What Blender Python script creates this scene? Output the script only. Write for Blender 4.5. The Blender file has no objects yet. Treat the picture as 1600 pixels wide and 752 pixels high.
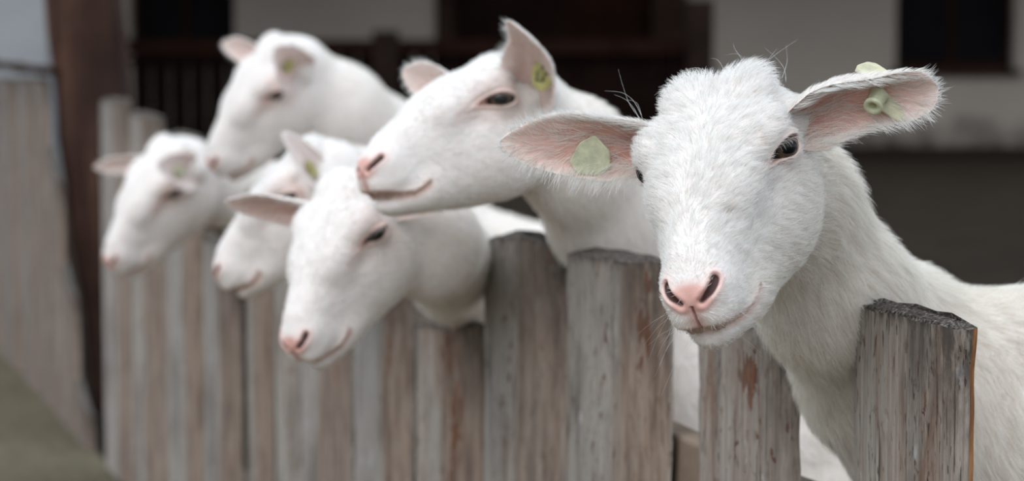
import bpy, bmesh, math, random
import numpy as np
from mathutils import Vector, Matrix, noise

# ------------------------------------------------------------------ camera, sky, light
SC = bpy.context.scene
COL = SC.collection
FPX = 3778.0
PITCH = math.radians(5.05)
CAM = np.array([0.0, 0.0, 1.12])
RIGHT = np.array([1.0, 0.0, 0.0])
UPV = np.array([0.0, math.sin(PITCH), math.cos(PITCH)])
FWD = np.array([0.0, math.cos(PITCH), -math.sin(PITCH)])

cd = bpy.data.cameras.new('camera')
cd.sensor_width = 36.0
cd.lens = 36.0 * FPX / 1600.0
cd.clip_start = 0.05
cd.clip_end = 400
cd.dof.use_dof = True
cd.dof.focus_distance = 1.86
cd.dof.aperture_fstop = 6.2
cam = bpy.data.objects.new('camera', cd)
COL.objects.link(cam)
cam.location = CAM
cam.rotation_euler = (math.pi / 2 - PITCH, 0, 0)
SC.camera = cam

SC.view_settings.view_transform = 'Standard'
SC.view_settings.look = 'None'
SC.view_settings.gamma = 1.0
SC.view_settings.use_curve_mapping = False
SC.view_settings.exposure = 0.04
SC.cycles.use_denoising = True
SC.cycles.max_bounces = 8
SC.cycles.transparent_max_bounces = 8

world = bpy.data.worlds.new('overcast_sky')
SC.world = world
world.use_nodes = True
wn = world.node_tree.nodes
wl = world.node_tree.links
bg = wn['Background']
tcw = wn.new('ShaderNodeTexCoord')
sepw = wn.new('ShaderNodeSeparateXYZ')
rampw = wn.new('ShaderNodeValToRGB')
wl.new(tcw.outputs['Generated'], sepw.inputs[0])
wl.new(sepw.outputs['Z'], rampw.inputs[0])
rampw.color_ramp.elements[0].position = 0.0
rampw.color_ramp.elements[0].color = (0.50, 0.53, 0.56, 1)
rampw.color_ramp.elements[1].position = 0.75
rampw.color_ramp.elements[1].color = (0.74, 0.87, 1.0, 1)
wl.new(rampw.outputs[0], bg.inputs[0])
bg.inputs[1].default_value = 1.42

sd = bpy.data.lights.new('veiled_sun', 'SUN')
sd.energy = 1.45
sd.angle = math.radians(50)
sd.color = (1.0, 0.985, 0.96)
sun = bpy.data.objects.new('veiled_sun', sd)
COL.objects.link(sun)
sun.rotation_euler = Vector((0.45, 0.75, -1.0)).to_track_quat('-Z', 'Y').to_euler()


def at(x, y, Z):
    return CAM + FWD * Z + RIGHT * ((x - 800.0) / FPX * Z) + UPV * ((376.0 - y) / FPX * Z)


def depth_of(P):
    return float((np.asarray(P) - CAM) @ FWD)


def px_of(P):
    d = np.asarray(P) - CAM
    z = d @ FWD
    return 800 + FPX * (d @ RIGHT) / z, 376 - FPX * (d @ UPV) / z


# ------------------------------------------------------------------ helpers
def mesh_object(name, verts, faces, mats=(), parent=None, smooth=True):
    me = bpy.data.meshes.new(name)
    me.from_pydata([tuple(map(float, v)) for v in verts], [], [tuple(map(int, f)) for f in faces])
    if smooth:
        me.polygons.foreach_set('use_smooth', [True] * len(me.polygons))
    for m in mats:
        me.materials.append(m)
    me.update()
    o = bpy.data.objects.new(name, me)
    COL.objects.link(o)
    if parent is not None:
        o.parent = parent
    return o


def bm_object(name, bm, mats=(), parent=None, smooth=False):
    me = bpy.data.meshes.new(name)
    bm.normal_update()
    bm.to_mesh(me)
    bm.free()
    if smooth:
        me.polygons.foreach_set('use_smooth', [True] * len(me.polygons))
    for m in mats:
        me.materials.append(m)
    o = bpy.data.objects.new(name, me)
    COL.objects.link(o)
    if parent is not None:
        o.parent = parent
    return o


def tag(o, label=None, cat=None, group=None, kind=None):
    if label:
        o['label'] = label
    if cat:
        o['category'] = cat
    if group:
        o['group'] = group
    if kind:
        o['kind'] = kind
    return o


def bm_box(bm, lo, hi, mi=0):
    x0, y0, z0 = lo
    x1, y1, z1 = hi
    vs = [bm.verts.new(p) for p in ((x0, y0, z0), (x1, y0, z0), (x1, y1, z0), (x0, y1, z0),
                                    (x0, y0, z1), (x1, y0, z1), (x1, y1, z1), (x0, y1, z1))]
    for f in ((0, 3, 2, 1), (4, 5, 6, 7), (0, 1, 5, 4), (1, 2, 6, 5), (2, 3, 7, 6), (3, 0, 4, 7)):
        fc = bm.faces.new([vs[i] for i in f])
        fc.material_index = mi
    return vs


class NT:
    """small node-tree helper"""
    def __init__(self, name):
        self.m = bpy.data.materials.new(name)
        self.m.use_nodes = True
        self.t = self.m.node_tree
        self.b = self.t.nodes['Principled BSDF']
        self.out = self.t.nodes['Material Output']

    def n(self, typ, **kw):
        nd = self.t.nodes.new('ShaderNode' + typ)
        for k, v in kw.items():
            setattr(nd, k, v)
        return nd

    def l(self, a, b):
        self.t.links.new(a, b)

    def coords(self, kind='Object', scale=(1, 1, 1), loc=(0, 0, 0)):
        tc = self.n('TexCoord')
        mp = self.n('Mapping')
        mp.inputs['Scale'].default_value = scale
        mp.inputs['Location'].default_value = loc
        self.l(tc.outputs[kind], mp.inputs[0])
        return mp.outputs[0]

    def noise(self, vec, scale, detail=4, rough=0.55, dist=0.0):
        nd = self.n('TexNoise')
        nd.inputs['Scale'].default_value = scale
        nd.inputs['Detail'].default_value = detail
        nd.inputs['Roughness'].default_value = rough
        nd.inputs['Distortion'].default_value = dist
        if vec is not None:
            self.l(vec, nd.inputs['Vector'])
        return nd.outputs[0]

    def ramp(self, fac, stops):
        nd = self.n('ValToRGB')
        el = nd.color_ramp.elements
        while len(el) < len(stops):
            el.new(0.5)
        for e, (p, c) in zip(el, stops):
            e.position = p
            e.color = (*c, 1) if len(c) == 3 else c
        self.l(fac, nd.inputs[0])
        return nd.outputs[0]

    def mix(self, fac, a, b, mode='MIX'):
        nd = self.n('Mix', data_type='RGBA', blend_type=mode)
        for s, v in ((nd.inputs[0], fac), (nd.inputs[6], a), (nd.inputs[7], b)):
            if isinstance(v, (int, float)):
                s.default_value = v
            elif isinstance(v, tuple):
                s.default_value = (*v, 1)
            else:
                self.l(v, s)
        return nd.outputs[2]

    def math(self, op, a, b=0.0, clamp=False):
        nd = self.n('Math', operation=op, use_clamp=clamp)
        for s, v in ((nd.inputs[0], a), (nd.inputs[1], b)):
            if isinstance(v, (int, float)):
                s.default_value = v
            else:
                self.l(v, s)
        return nd.outputs[0]

    def bump(self, h, strength=0.5, dist=0.002):
        nd = self.n('Bump')
        nd.inputs['Strength'].default_value = strength
        nd.inputs['Distance'].default_value = dist
        self.l(h, nd.inputs['Height'])
        self.l(nd.outputs[0], self.b.inputs['Normal'])

    def set(self, **kw):
        for k, v in kw.items():
            s = self.b.inputs[k.replace('_', ' ')]
            if isinstance(v, (int, float, tuple)):
                s.default_value = v if not (isinstance(v, tuple) and len(v) == 3) else (*v, 1)
            else:
                self.l(v, s)
        return self.m


# ------------------------------------------------------------------ materials
def mat_weathered(name, seed, light=(0.42, 0.385, 0.36), mid=(0.30, 0.255, 0.225), brown=(0.20, 0.095, 0.05),
                  brown_amt=0.5, dark=(0.05, 0.042, 0.036)):
    M = NT(name)
    g = M.coords('Object', (60, 60, 1.6), (seed * 3.1, seed * 1.7, seed))
    grain = M.noise(g, 4.0, 8, 0.7, 0.3)
    g2 = M.coords('Object', (9, 9, 1.3), (seed * 2.3, seed, seed * 4.1))
    broad = M.noise(g2, 3.0, 4, 0.55, 0.4)
    c = M.ramp(grain, [(0.30, mid), (0.5, tuple(0.5 * (a + b) for a, b in zip(light, mid))), (0.68, light)])
    c = M.mix(M.ramp(broad, [(0.40, (0, 0, 0)), (0.62, (1, 1, 1))]), c, (0.385, 0.36, 0.335), 'MIX')
    c = M.mix(0.55, c, M.ramp(grain, [(0.32, mid), (0.7, light)]))
    fg = M.noise(M.coords('Object', (380, 380, 1.8), (seed, seed * 2, 0)), 1.0, 6, 0.75, 0.1)
    c = M.mix(M.math('MULTIPLY', M.ramp(fg, [(0.30, (1, 1, 1)), (0.50, (0, 0, 0))]), 0.65), c, (0.12, 0.085, 0.062))
    c = M.mix(M.math('MULTIPLY', M.ramp(fg, [(0.55, (0, 0, 0)), (0.75, (1, 1, 1))]), 0.35), c, (0.58, 0.50, 0.42))
    bl = M.noise(M.coords('Object', (12, 12, 3.2), (seed * 6, seed, seed * 2)), 1.5, 5, 0.65, 0.5)
    c = M.mix(M.math('MULTIPLY', M.ramp(bl, [(0.34, (1, 1, 1)), (0.50, (0, 0, 0))]), 0.6), c, (0.10, 0.082, 0.072))
    # warm brown weathering
    g3 = M.coords('Object', (16, 16, 2.4), (seed, seed * 5.3, seed * 2.9))
    br = M.noise(g3, 2.2, 6, 0.65, 0.8)
    bm_ = M.math('MULTIPLY', M.ramp(br, [(0.57 - 0.1 * brown_amt, (0, 0, 0)), (0.72, (1, 1, 1))]), 0.75)
    c = M.mix(bm_, c, brown)
    # flaked patches of rust brown
    g4 = M.coords('Object', (45, 45, 22), (seed * 7, seed * 1.3, seed * 3.3))
    fl = M.noise(g4, 1.6, 5, 0.6, 0.6)
    reg = M.noise(M.coords('Object', (10, 10, 5), (seed * 9, 0, 4)), 1.5, 2)
    flm = M.math('MULTIPLY', M.ramp(fl, [(0.60, (0, 0, 0)), (0.64, (1, 1, 1))]),
                 M.ramp(reg, [(0.46, (0, 0, 0)), (0.58, (1, 1, 1))]))
    c = M.mix(flm, c, (0.115, 0.045, 0.024))
    # pale scuffs
    sc = M.noise(M.coords('Object', (22, 22, 12), (seed * 4, seed * 8, 1)), 1.7, 4, 0.5)
    c = M.mix(M.math('MULTIPLY', M.ramp(sc, [(0.68, (0, 0, 0)), (0.72, (1, 1, 1))]), 0.7), c, (0.50, 0.50, 0.50))
    # cracks and small dark pits along the grain
    g5 = M.coords('Object', (230, 230, 7), (seed, 2, seed * 1.1))
    ck = M.noise(g5, 1.0, 3, 0.5, 0.2)
    ckm = M.ramp(ck, [(0.66, (0, 0, 0)), (0.71, (1, 1, 1))])
    g6 = M.coords('Object', (420, 420, 60), (seed * 2, 5, seed))
    pit = M.noise(g6, 1.0, 2, 0.5)
    pr = M.noise(M.coords('Object', (30, 30, 4), (seed * 5, 5, 2)), 1.0, 2)
    pitm = M.math('MULTIPLY', M.ramp(pit, [(0.63, (0, 0, 0)), (0.67, (1, 1, 1))]),
                  M.ramp(pr, [(0.42, (0, 0, 0)), (0.55, (1, 1, 1))]))
    dk = M.math('MAXIMUM', ckm, pitm)
    c = M.mix(M.math('MULTIPLY', dk, 0.85), c, dark)
    bk = M.n('Attribute', attribute_name='bark')
    bn = M.noise(M.coords('Object', (40, 40, 5), (seed, 1, seed)), 1.5, 5, 0.65)
    bc = M.ramp(bn, [(0.32, (0.075, 0.042, 0.028)), (0.48, (0.20, 0.125, 0.085)), (0.60, (0.33, 0.245, 0.19)), (0.75, (0.27, 0.10, 0.045))])
    c = M.mix(M.math('MULTIPLY', bk.outputs['Fac'], 0.85), c, M.mix(0.12, bc, c))
    ru = M.n('Attribute', attribute_name='rust')
    rn = M.noise(M.coords('Object', (70, 70, 22), (seed, 3, seed)), 1.2, 5, 0.7)
    rm = M.ramp(M.math('MULTIPLY', M.math('ADD', ru.outputs['Fac'], 0.0), M.math('ADD', M.ramp(rn, [(0.36, (0, 0, 0)), (0.62, (1, 1, 1))]), 0.10)), [(0.42, (0, 0, 0)), (0.60, (.9, .9, .9))])
    c = M.mix(rm, c, M.ramp(rn, [(0.35, (0.05, 0.024, 0.016)), (0.52, (0.13, 0.052, 0.028)), (0.68, (0.24, 0.095, 0.045))]))
    # per-vertex stains (top end, knots, fresh edge)
    st = M.n('Attribute', attribute_name='stain')
    sn = M.noise(M.coords('Object', (120, 120, 30), (seed, seed, 0)), 1.0, 5, 0.7)
    m1 = M.math('MULTIPLY', st.outputs['Fac'], M.ramp(sn, [(0.36, (0.25, 0.25, 0.25)), (0.55, (1, 1, 1))]), True)
    c = M.mix(m1, c, (0.045, 0.036, 0.031))
    h = M.math('SUBTRACT', M.math('ADD', grain, M.math('MULTIPLY', fl, 0.25)), M.math('MULTIPLY', dk, 0.9))
    M.bump(h, 0.85, 0.0028)
    return M.set(Base_Color=c, Roughness=0.85, Specular_IOR_Level=0.2)


def mat_endgrain():
    M = NT('weathered_end_grain')
    n1 = M.noise(M.coords('Object', (300, 300, 300)), 1.0, 6, 0.7)
    n2 = M.noise(M.coords('Object', (60, 60, 60)), 1.0, 3, 0.6)
    c = M.ramp(n1, [(0.38, (0.022, 0.018, 0.016)), (0.5, (0.085, 0.072, 0.062)), (0.62, (0.30, 0.27, 0.24))])
    c = M.mix(M.ramp(n2, [(0.45, (0, 0, 0)), (0.75, (.7, .7, .7))]), c, (0.085, 0.066, 0.055))
    M.bump(n1, 1.0, 0.003)
    return M.set(Base_Color=c, Roughness=0.95, Specular_IOR_Level=0.1)


def mat_cut_edge():
    M = NT('orange_split_edge')
    n1 = M.noise(M.coords('Object', (90, 90, 5)), 2.0, 5, 0.7)
    c = M.ramp(n1, [(0.3, (0.06, 0.03, 0.02)), (0.5, (0.20, 0.09, 0.04)), (0.7, (0.36, 0.18, 0.08))])
    M.bump(n1, 0.6, 0.002)
    return M.set(Base_Color=c, Roughness=0.85, Specular_IOR_Level=0.2)


def mat_flat(name, col, rough=0.8, var=0.25, scale=3.0, bump=0.0):
    M = NT(name)
    n1 = M.noise(M.coords('Object'), scale, 5, 0.6)
    a = tuple(max(0, c * (1 - var)) for c in col)
    dk = max(col) < 0.06
    b = tuple(min(1, c * (1 + var)) for c in col)
    if bump:
        M.bump(n1, bump, 0.01)
    return M.set(Base_Color=M.ramp(n1, [(0.3, a), (0.7, b)]), Roughness=rough, Specular_IOR_Level=0.03 if dk else 0.2)


def mat_skin():
    M = NT('goat_skin')
    at_ = M.n('Attribute', attribute_name='tint')
    n1 = M.noise(M.coords('Object', (260, 260, 260)), 1.0, 4, 0.6)
    n2 = M.noise(M.coords('Object', (900, 900, 900)), 1.0, 2, 0.5)
    c = M.mix(M.math('MULTIPLY', M.ramp(n1, [(0.4, (0, 0, 0)), (0.75, (1, 1, 1))]), 0.22), at_.outputs['Color'],
              (0.72, 0.45, 0.40), 'MULTIPLY')
    M.bump(n2, 0.25, 0.0006)
    M.set(Base_Color=c, Roughness=0.55, Specular_IOR_Level=0.3)
    M.b.inputs['Subsurface Weight'].default_value = 0.25
    M.b.inputs['Subsurface Radius'].default_value = (1.0, 0.4, 0.3)
    M.b.inputs['Subsurface Scale'].default_value = 0.004
    return M.m


def mat_fur():
    M = NT('white_goat_hair')
    hi = M.n('HairInfo')
    c = M.ramp(hi.outputs['Random'], [(0.0, (0.62, 0.56, 0.49)), (0.14, (0.84, 0.81, 0.77)), (0.45, (0.92, 0.905, 0.885)), (1.0, (0.95, 0.945, 0.935))])
    cr = M.n('Attribute', attribute_name='cream')
    c = M.mix(cr.outputs['Fac'], M.mix(0.0, c, c), M.mix(1.0, c, (1.0, 0.975, 0.925), 'MULTIPLY'))
    df = M.n('BsdfDiffuse')
    tr = M.n('BsdfTranslucent')
    gl = M.n('BsdfGlossy')
    gl.inputs['Roughness'].default_value = 0.45
    gl.inputs['Color'].default_value = (0.9, 0.9, 0.9, 1)
    M.l(c, df.inputs[0])
    M.l(c, tr.inputs[0])
    m1 = M.n('MixShader')
    m1.inputs[0].default_value = 0.42
    M.l(df.outputs[0], m1.inputs[1])
    M.l(tr.outputs[0], m1.inputs[2])
    m2 = M.n('MixShader')
    m2.inputs[0].default_value = 0.05
    M.l(m1.outputs[0], m2.inputs[1])
    M.l(gl.outputs[0], m2.inputs[2])
    M.l(m2.outputs[0], M.out.inputs[0])
    return M.m


def mat_eye():
    # local object space: +Z looks outward, X is along the slit pupil, unit radius
    M = NT('goat_eye')
    tc = M.n('TexCoord')
    sp = M.n('SeparateXYZ')
    M.l(tc.outputs['Object'], sp.inputs[0])
    x, y = sp.outputs[0], sp.outputs[1]
    r = M.math('POWER', M.math('ADD', M.math('MULTIPLY', x, x), M.math('MULTIPLY', y, y)), 0.5)
    ang = M.math('ARCTAN2', y, x)
    cb = M.n('CombineXYZ')
    M.l(M.math('MULTIPLY', ang, 6.0), cb.inputs[0])
    M.l(M.math('MULTIPLY', r, 3.0), cb.inputs[1])
    st = M.noise(cb.outputs[0], 2.0, 4, 0.6)
    iris = M.ramp(st, [(0.3, (0.045, 0.028, 0.02)), (0.6, (0.10, 0.068, 0.046)), (0.8, (0.17, 0.125, 0.09))])
    px = M.math('ABSOLUTE', M.math('DIVIDE', x, 0.46))
    py = M.math('ABSOLUTE', M.math('DIVIDE', y, 0.25))
    pr = M.math('ADD', M.math('POWER', px, 3.0), M.math('POWER', py, 3.0))
    pm = M.math('LESS_THAN', pr, 1.0)
    c = M.mix(pm, iris, (0.004, 0.004, 0.005))
    lim = M.ramp(r, [(0.58, (0, 0, 0)), (0.66, (1, 1, 1))])
    c = M.mix(lim, c, (0.012, 0.010, 0.010))
    M.set(Base_Color=c, Roughness=0.35, Specular_IOR_Level=0.2)
    M.b.inputs['Coat Weight'].default_value = 0.3
    M.b.inputs['Coat Roughness'].default_value = 0.03
    return M.m


def mat_tag(name, col, alpha_t=0.35):
    M = NT(name)
    n1 = M.noise(M.coords('Object', (120, 120, 120)), 1.0, 4, 0.6)
    a = tuple(c * 0.75 for c in col)
    c = M.ramp(n1, [(0.35, a), (0.6, col), (0.8, tuple(min(1, c * 1.2) for c in col))])
    M.set(Base_Color=c, Roughness=0.45, Specular_IOR_Level=0.4)
    tr = M.n('BsdfTranslucent')
    M.l(c, tr.inputs[0])
    mx = M.n('MixShader')
    mx.inputs[0].default_value = alpha_t
    M.l(M.b.outputs[0], mx.inputs[1])
    M.l(tr.outputs[0], mx.inputs[2])
    M.l(mx.outputs[0], M.out.inputs[0])
    return M.m


SKIN = mat_skin()
FUR = mat_fur()
EYE = mat_eye()
TAG_PALE = mat_tag('pale_green_tag_plastic', (0.80, 0.80, 0.58), 0.4)
TAG_CREAM = mat_tag('cream_tag_plastic', (0.78, 0.74, 0.52), 0.3)
TAG_YELLOW = mat_tag('yellow_tag_plastic', (0.66, 0.60, 0.24), 0.3)
INK = mat_flat('tag_ink', (0.10, 0.11, 0.06), 0.7, 0.3, 60)
ENDG = mat_endgrain()
CUT = mat_cut_edge()
HOOF = mat_flat('hoof_horn', (0.10, 0.08, 0.06), 0.6)

# ------------------------------------------------------------------ fence line
FD = np.array([-1250.0, FPX * math.cos(PITCH) + 334 * math.sin(PITCH), 0.0])
FD /= np.linalg.norm(FD)                       # along the fence, away from the camera
FN = np.array([-FD[1], FD[0], 0.0])            # out of the fence towards the camera's side
F0 = at(1437, 490, 1.95)
F0[2] = 0.0


def fence_hit(px, py):
    """point of the fence's vertical plane seen at pixel (px, py)"""
    d = FWD + RIGHT * ((px - 800) / FPX) + UPV * ((376 - py) / FPX)
    k = ((F0 - CAM) @ FN) / (d @ FN)
    return CAM + d * k


def fence_s(px):
    return float((fence_hit(px, 400) - F0) @ FD)


# ------------------------------------------------------------------ barn yard setting
def build_setting():
    # ground
    M = NT('trodden_yard_earth')
    n1 = M.noise(M.coords('Object'), 2.2, 8, 0.7)
    n2 = M.noise(M.coords('Object', (40, 40, 40)), 1.0, 5, 0.7)
    c = M.ramp(n1, [(0.3, (0.018, 0.013, 0.010)), (0.55, (0.034, 0.025, 0.019)), (0.75, (0.055, 0.040, 0.029))])
    c = M.mix(0.5, c, M.ramp(n2, [(0.35, (0.014, 0.011, 0.008)), (0.6, (0.036, 0.028, 0.021)), (0.8, (0.062, 0.048, 0.034))]))
    M.bump(n2, 0.8, 0.02)
    gm = M.set(Base_Color=c, Roughness=1.0, Specular_IOR_Level=0.02)
    bm = bmesh.new()
    bm_box(bm, (-30, -12, -0.3), (30, 32, 0.0))
    tag(bm_object('ground', bm, [gm]), 'trodden brown earth of the farm yard', None, kind='structure')

    # straw-strewn path on the camera's side of the fence
    M = NT('straw_strewn_path')
    n1 = M.noise(M.coords('Object'), 2.2, 8, 0.7)
    n2 = M.noise(M.coords('Object', (40, 40, 40)), 1.0, 5, 0.7)
    c = M.ramp(n1, [(0.3, (0.09, 0.075, 0.052)), (0.55, (0.15, 0.125, 0.085)), (0.75, (0.22, 0.185, 0.12))])
    c = M.mix(0.5, c, M.ramp(n2, [(0.35, (0.06, 0.05, 0.035)), (0.6, (0.19, 0.155, 0.10)), (0.8, (0.32, 0.26, 0.16))]))
    M.bump(n2, 0.8, 0.02)
    bm = bmesh.new()
    a0 = F0 - FD * 12
    a1 = F0 + FD * 24
    q = [a0, a1, a1 + FN * 8, a0 + FN * 8]
    lo_ = [bm.verts.new((p[0], p[1], 0.0)) for p in q]
    hi_ = [bm.verts.new((p[0], p[1], 0.02)) for p in q]
    bm.faces.new(hi_[::-1])
    bm.faces.new(lo_)
    for i in range(4):
        bm.faces.new((lo_[i], lo_[(i + 1) % 4], hi_[(i + 1) % 4], hi_[i]))
    bmesh.ops.recalc_face_normals(bm, faces=bm.faces)
    tag(bm_object('ground_path', bm, [M.set(Base_Color=c, Roughness=0.95, Specular_IOR_Level=0.1)]), 'straw-strewn path along the fence', None, kind='structure')

    WY = 22.5
    plaster = NT('limewashed_plaster')
    n = plaster.noise(plaster.coords('Object'), 0.9, 6, 0.6)
    n3 = plaster.noise(plaster.coords('Object', (1, 1, 1), (3, 1, 7)), 3.2, 6, 0.6)
    c = plaster.ramp(n, [(0.3, (0.44, 0.375, 0.32)), (0.7, (0.53, 0.455, 0.39))])
    # wall colour turns darker towards the bottom, with an uneven edge
    tc = plaster.n('TexCoord')
    sp = plaster.n('SeparateXYZ')
    plaster.l(tc.outputs['Object'], sp.inputs[0])
    hz = plaster.math('ADD', sp.outputs[2], plaster.math('MULTIPLY', n3, 0.7))
    low = plaster.ramp(plaster.math('SUBTRACT', hz, 0.0), [(0.34, (1, 1, 1)), (0.66, (0, 0, 0))])
    c = plaster.mix(low, c, (0.085, 0.072, 0.06))
    plaster.bump(n3, 0.4, 0.02)
    pm = plaster.set(Base_Color=c, Roughness=1.0, Specular_IOR_Level=0.1)
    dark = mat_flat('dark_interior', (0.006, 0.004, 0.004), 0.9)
    glass = mat_flat('dark_window_pane', (0.010, 0.009, 0.011), 0.5)
    brown = mat_flat('dark_brown_timber', (0.030, 0.013, 0.008), 0.8, 0.35, 4)
    brown2 = mat_flat('brown_timber_frame', (0.045, 0.026, 0.019), 0.8, 0.3, 4)

    def wx(px):
        return (px - 800) / FPX * WY

    def wz(py):
        return float(at(800, py, WY / math.cos(PITCH) * 1.0)[2])

    # the wall is made of blocks around its openings
    doors = [(690, 1062, -0.05)]           # barn door opening
    wins = [(205, 368, wz(100)), (1398, 1584, wz(108))]
    bm = bmesh.new()
    top = 5.2
    xs = [-14, wx(205), wx(368), wx(690), wx(1062), wx(1398), wx(1584), 14]
    bm_box(bm, (xs[0], WY, 0), (xs[1], WY + 0.5, top))
    bm_box(bm, (xs[1], WY, 0), (xs[2], WY + 0.5, wz(90)))
    bm_box(bm, (xs[1], WY, 2.4), (xs[2], WY + 0.5, top))
    bm_box(bm, (xs[2], WY, 0), (xs[3], WY + 0.5, top))
    bm_box(bm, (xs[3], WY, 2.7), (xs[4], WY + 0.5, top))
    bm_box(bm, (xs[4], WY, 0), (xs[5], WY + 0.5, top))
    bm_box(bm, (xs[5], WY, 0), (xs[6], WY + 0.5, wz(108)))
    bm_box(bm, (xs[5], WY, 2.4), (xs[6], WY + 0.5, top))
    bm_box(bm, (xs[6], WY, 0), (xs[7], WY + 0.5, top))
    tag(bm_object('wall_back', bm, [pm]), kind='structure')
    # dark barn interior
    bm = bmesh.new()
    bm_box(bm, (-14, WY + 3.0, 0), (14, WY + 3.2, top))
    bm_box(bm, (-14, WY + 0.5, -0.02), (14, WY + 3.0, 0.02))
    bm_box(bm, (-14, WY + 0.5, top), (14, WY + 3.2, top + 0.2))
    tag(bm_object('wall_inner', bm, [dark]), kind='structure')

    def window(n_, x0, x1, z0, z1):
        root = bpy.data.objects.new(f'window_{n_}', None)
        COL.objects.link(root)
        root.location = ((x0 + x1) / 2, WY + 0.25, z0)
        tag(root, kind='structure')
        w = (x1 - x0) / 2
        h = z1 - z0
        b = bmesh.new()
        t = 0.06
        bm_box(b, (-w, -0.04, 0), (-w + t, 0.04, h))
        bm_box(b, (w - t, -0.04, 0), (w, 0.04, h))
        bm_box(b, (-w + t, -0.04, 0), (w - t, 0.04, t))
        bm_box(b, (-w + t, -0.04, h - t), (w - t, 0.04, h))
        bm_box(b, (-0.03, -0.03, t), (0.03, 0.03, h - t))
        bm_box(b, (-w + t, -0.03, h * .55), (w - t, 0.03, h * .55 + .05))
        bm_object('window_frame', b, [brown], root)
        b = bmesh.new()
        bm_box(b, (-w + t, -0.008, t), (w - t, 0.008, h - t))
        bm_object('window_pane', b, [glass], root)
        b = bmesh.new()
        bm_box(b, (-w - .05, -0.33, -0.06), (w + .05, -0.05, 0.0))
        bm_object('window_sill', b, [brown2], root)
    window(1, xs[1], xs[2], wz(90), 2.4)
    window(2, xs[5], xs[6], wz(108), 2.4)

    # barn door: two braced leaves, the left one ajar
    root = bpy.data.objects.new('door_1', None)
    COL.objects.link(root)
    root.location = ((xs[3] + xs[4]) / 2, WY + 0.15, 0)
    tag(root, kind='structure')
    w = (xs[4] - xs[3]) / 2
    b = bmesh.new()
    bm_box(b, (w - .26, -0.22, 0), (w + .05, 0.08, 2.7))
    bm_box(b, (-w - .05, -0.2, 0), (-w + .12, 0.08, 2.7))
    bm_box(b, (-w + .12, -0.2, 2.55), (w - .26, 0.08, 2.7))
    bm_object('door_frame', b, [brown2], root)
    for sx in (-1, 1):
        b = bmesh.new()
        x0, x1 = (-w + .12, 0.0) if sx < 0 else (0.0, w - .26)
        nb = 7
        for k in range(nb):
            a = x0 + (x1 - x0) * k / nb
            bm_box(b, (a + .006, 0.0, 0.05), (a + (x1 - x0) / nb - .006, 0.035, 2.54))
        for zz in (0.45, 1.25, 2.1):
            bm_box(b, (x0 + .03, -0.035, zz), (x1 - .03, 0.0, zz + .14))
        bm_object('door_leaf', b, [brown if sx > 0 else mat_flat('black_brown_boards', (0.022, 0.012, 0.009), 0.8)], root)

    # unseen lean-to roof, added to shade the wall
    b = bmesh.new()
    for k in range(36):
        x0 = -14 + k * 28 / 36
        vs = [b.verts.new(p) for p in ((x0, WY + .5, 5.0), (x0 + .76, WY + .5, 5.0), (x0 + .76, WY - 3.8, 3.3), (x0, WY - 3.8, 3.3),
                                       (x0, WY + .5, 5.06), (x0 + .76, WY + .5, 5.06), (x0 + .76, WY - 3.8, 3.36), (x0, WY - 3.8, 3.36))]
        for f in ((0, 3, 2, 1), (4, 5, 6, 7), (0, 1, 5, 4), (1, 2, 6, 5), (2, 3, 7, 6), (3, 0, 4, 7)):
            b.faces.new([vs[i] for i in f])
    tag(bm_object('shade_roof', b, [brown]), kind='structure')
    # lean-to posts, far back
    for k, (px, z0) in enumerate(((1085, 18.5),)):
        pass
    # pale sunlit building at far left beyond the fence
    pale = mat_flat('blue_grey_render', (0.31, 0.315, 0.325), 0.9, 0.12, 1.5)
    b = bmesh.new()
    x1 = float(at(76, 100, 15.5)[0])
    bm_box(b, (x1 - 5.0, 15.5, 0.0), (x1, 16.0, 4.5))
    tag(bm_object('wall_left', b, [pale]), kind='structure')

    # railings and manger boards in front of the wall
    def plank_run(px0, py0, px1, py1, Z, h, label):
        a = at(px0, py0, Z)
        c_ = at(px1, py1, Z)
        ax = c_ - a
        Ln = np.linalg.norm(ax)
        ax /= Ln
        b = bmesh.new()
        bm_box(b, (0, -0.03, -h), (Ln, 0.03, 0))
        o = bm_object('manger_board', b, [brown])
        bmesh_bevel(o, 0.006)
        o.location = a
        o.rotation_euler = (0, -math.asin(ax[2]), 0)
        tag(o, label, 'board')
        return o
    return brown, brown2, dark, plank_run


def bmesh_bevel(o, w, seg=2):
    md = o.modifiers.new('bevel', 'BEVEL')
    md.width = w
    md.segments = seg
    md.limit_method = 'ANGLE'


BROWN, BROWN2, DARK, plank_run = build_setting()


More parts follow.
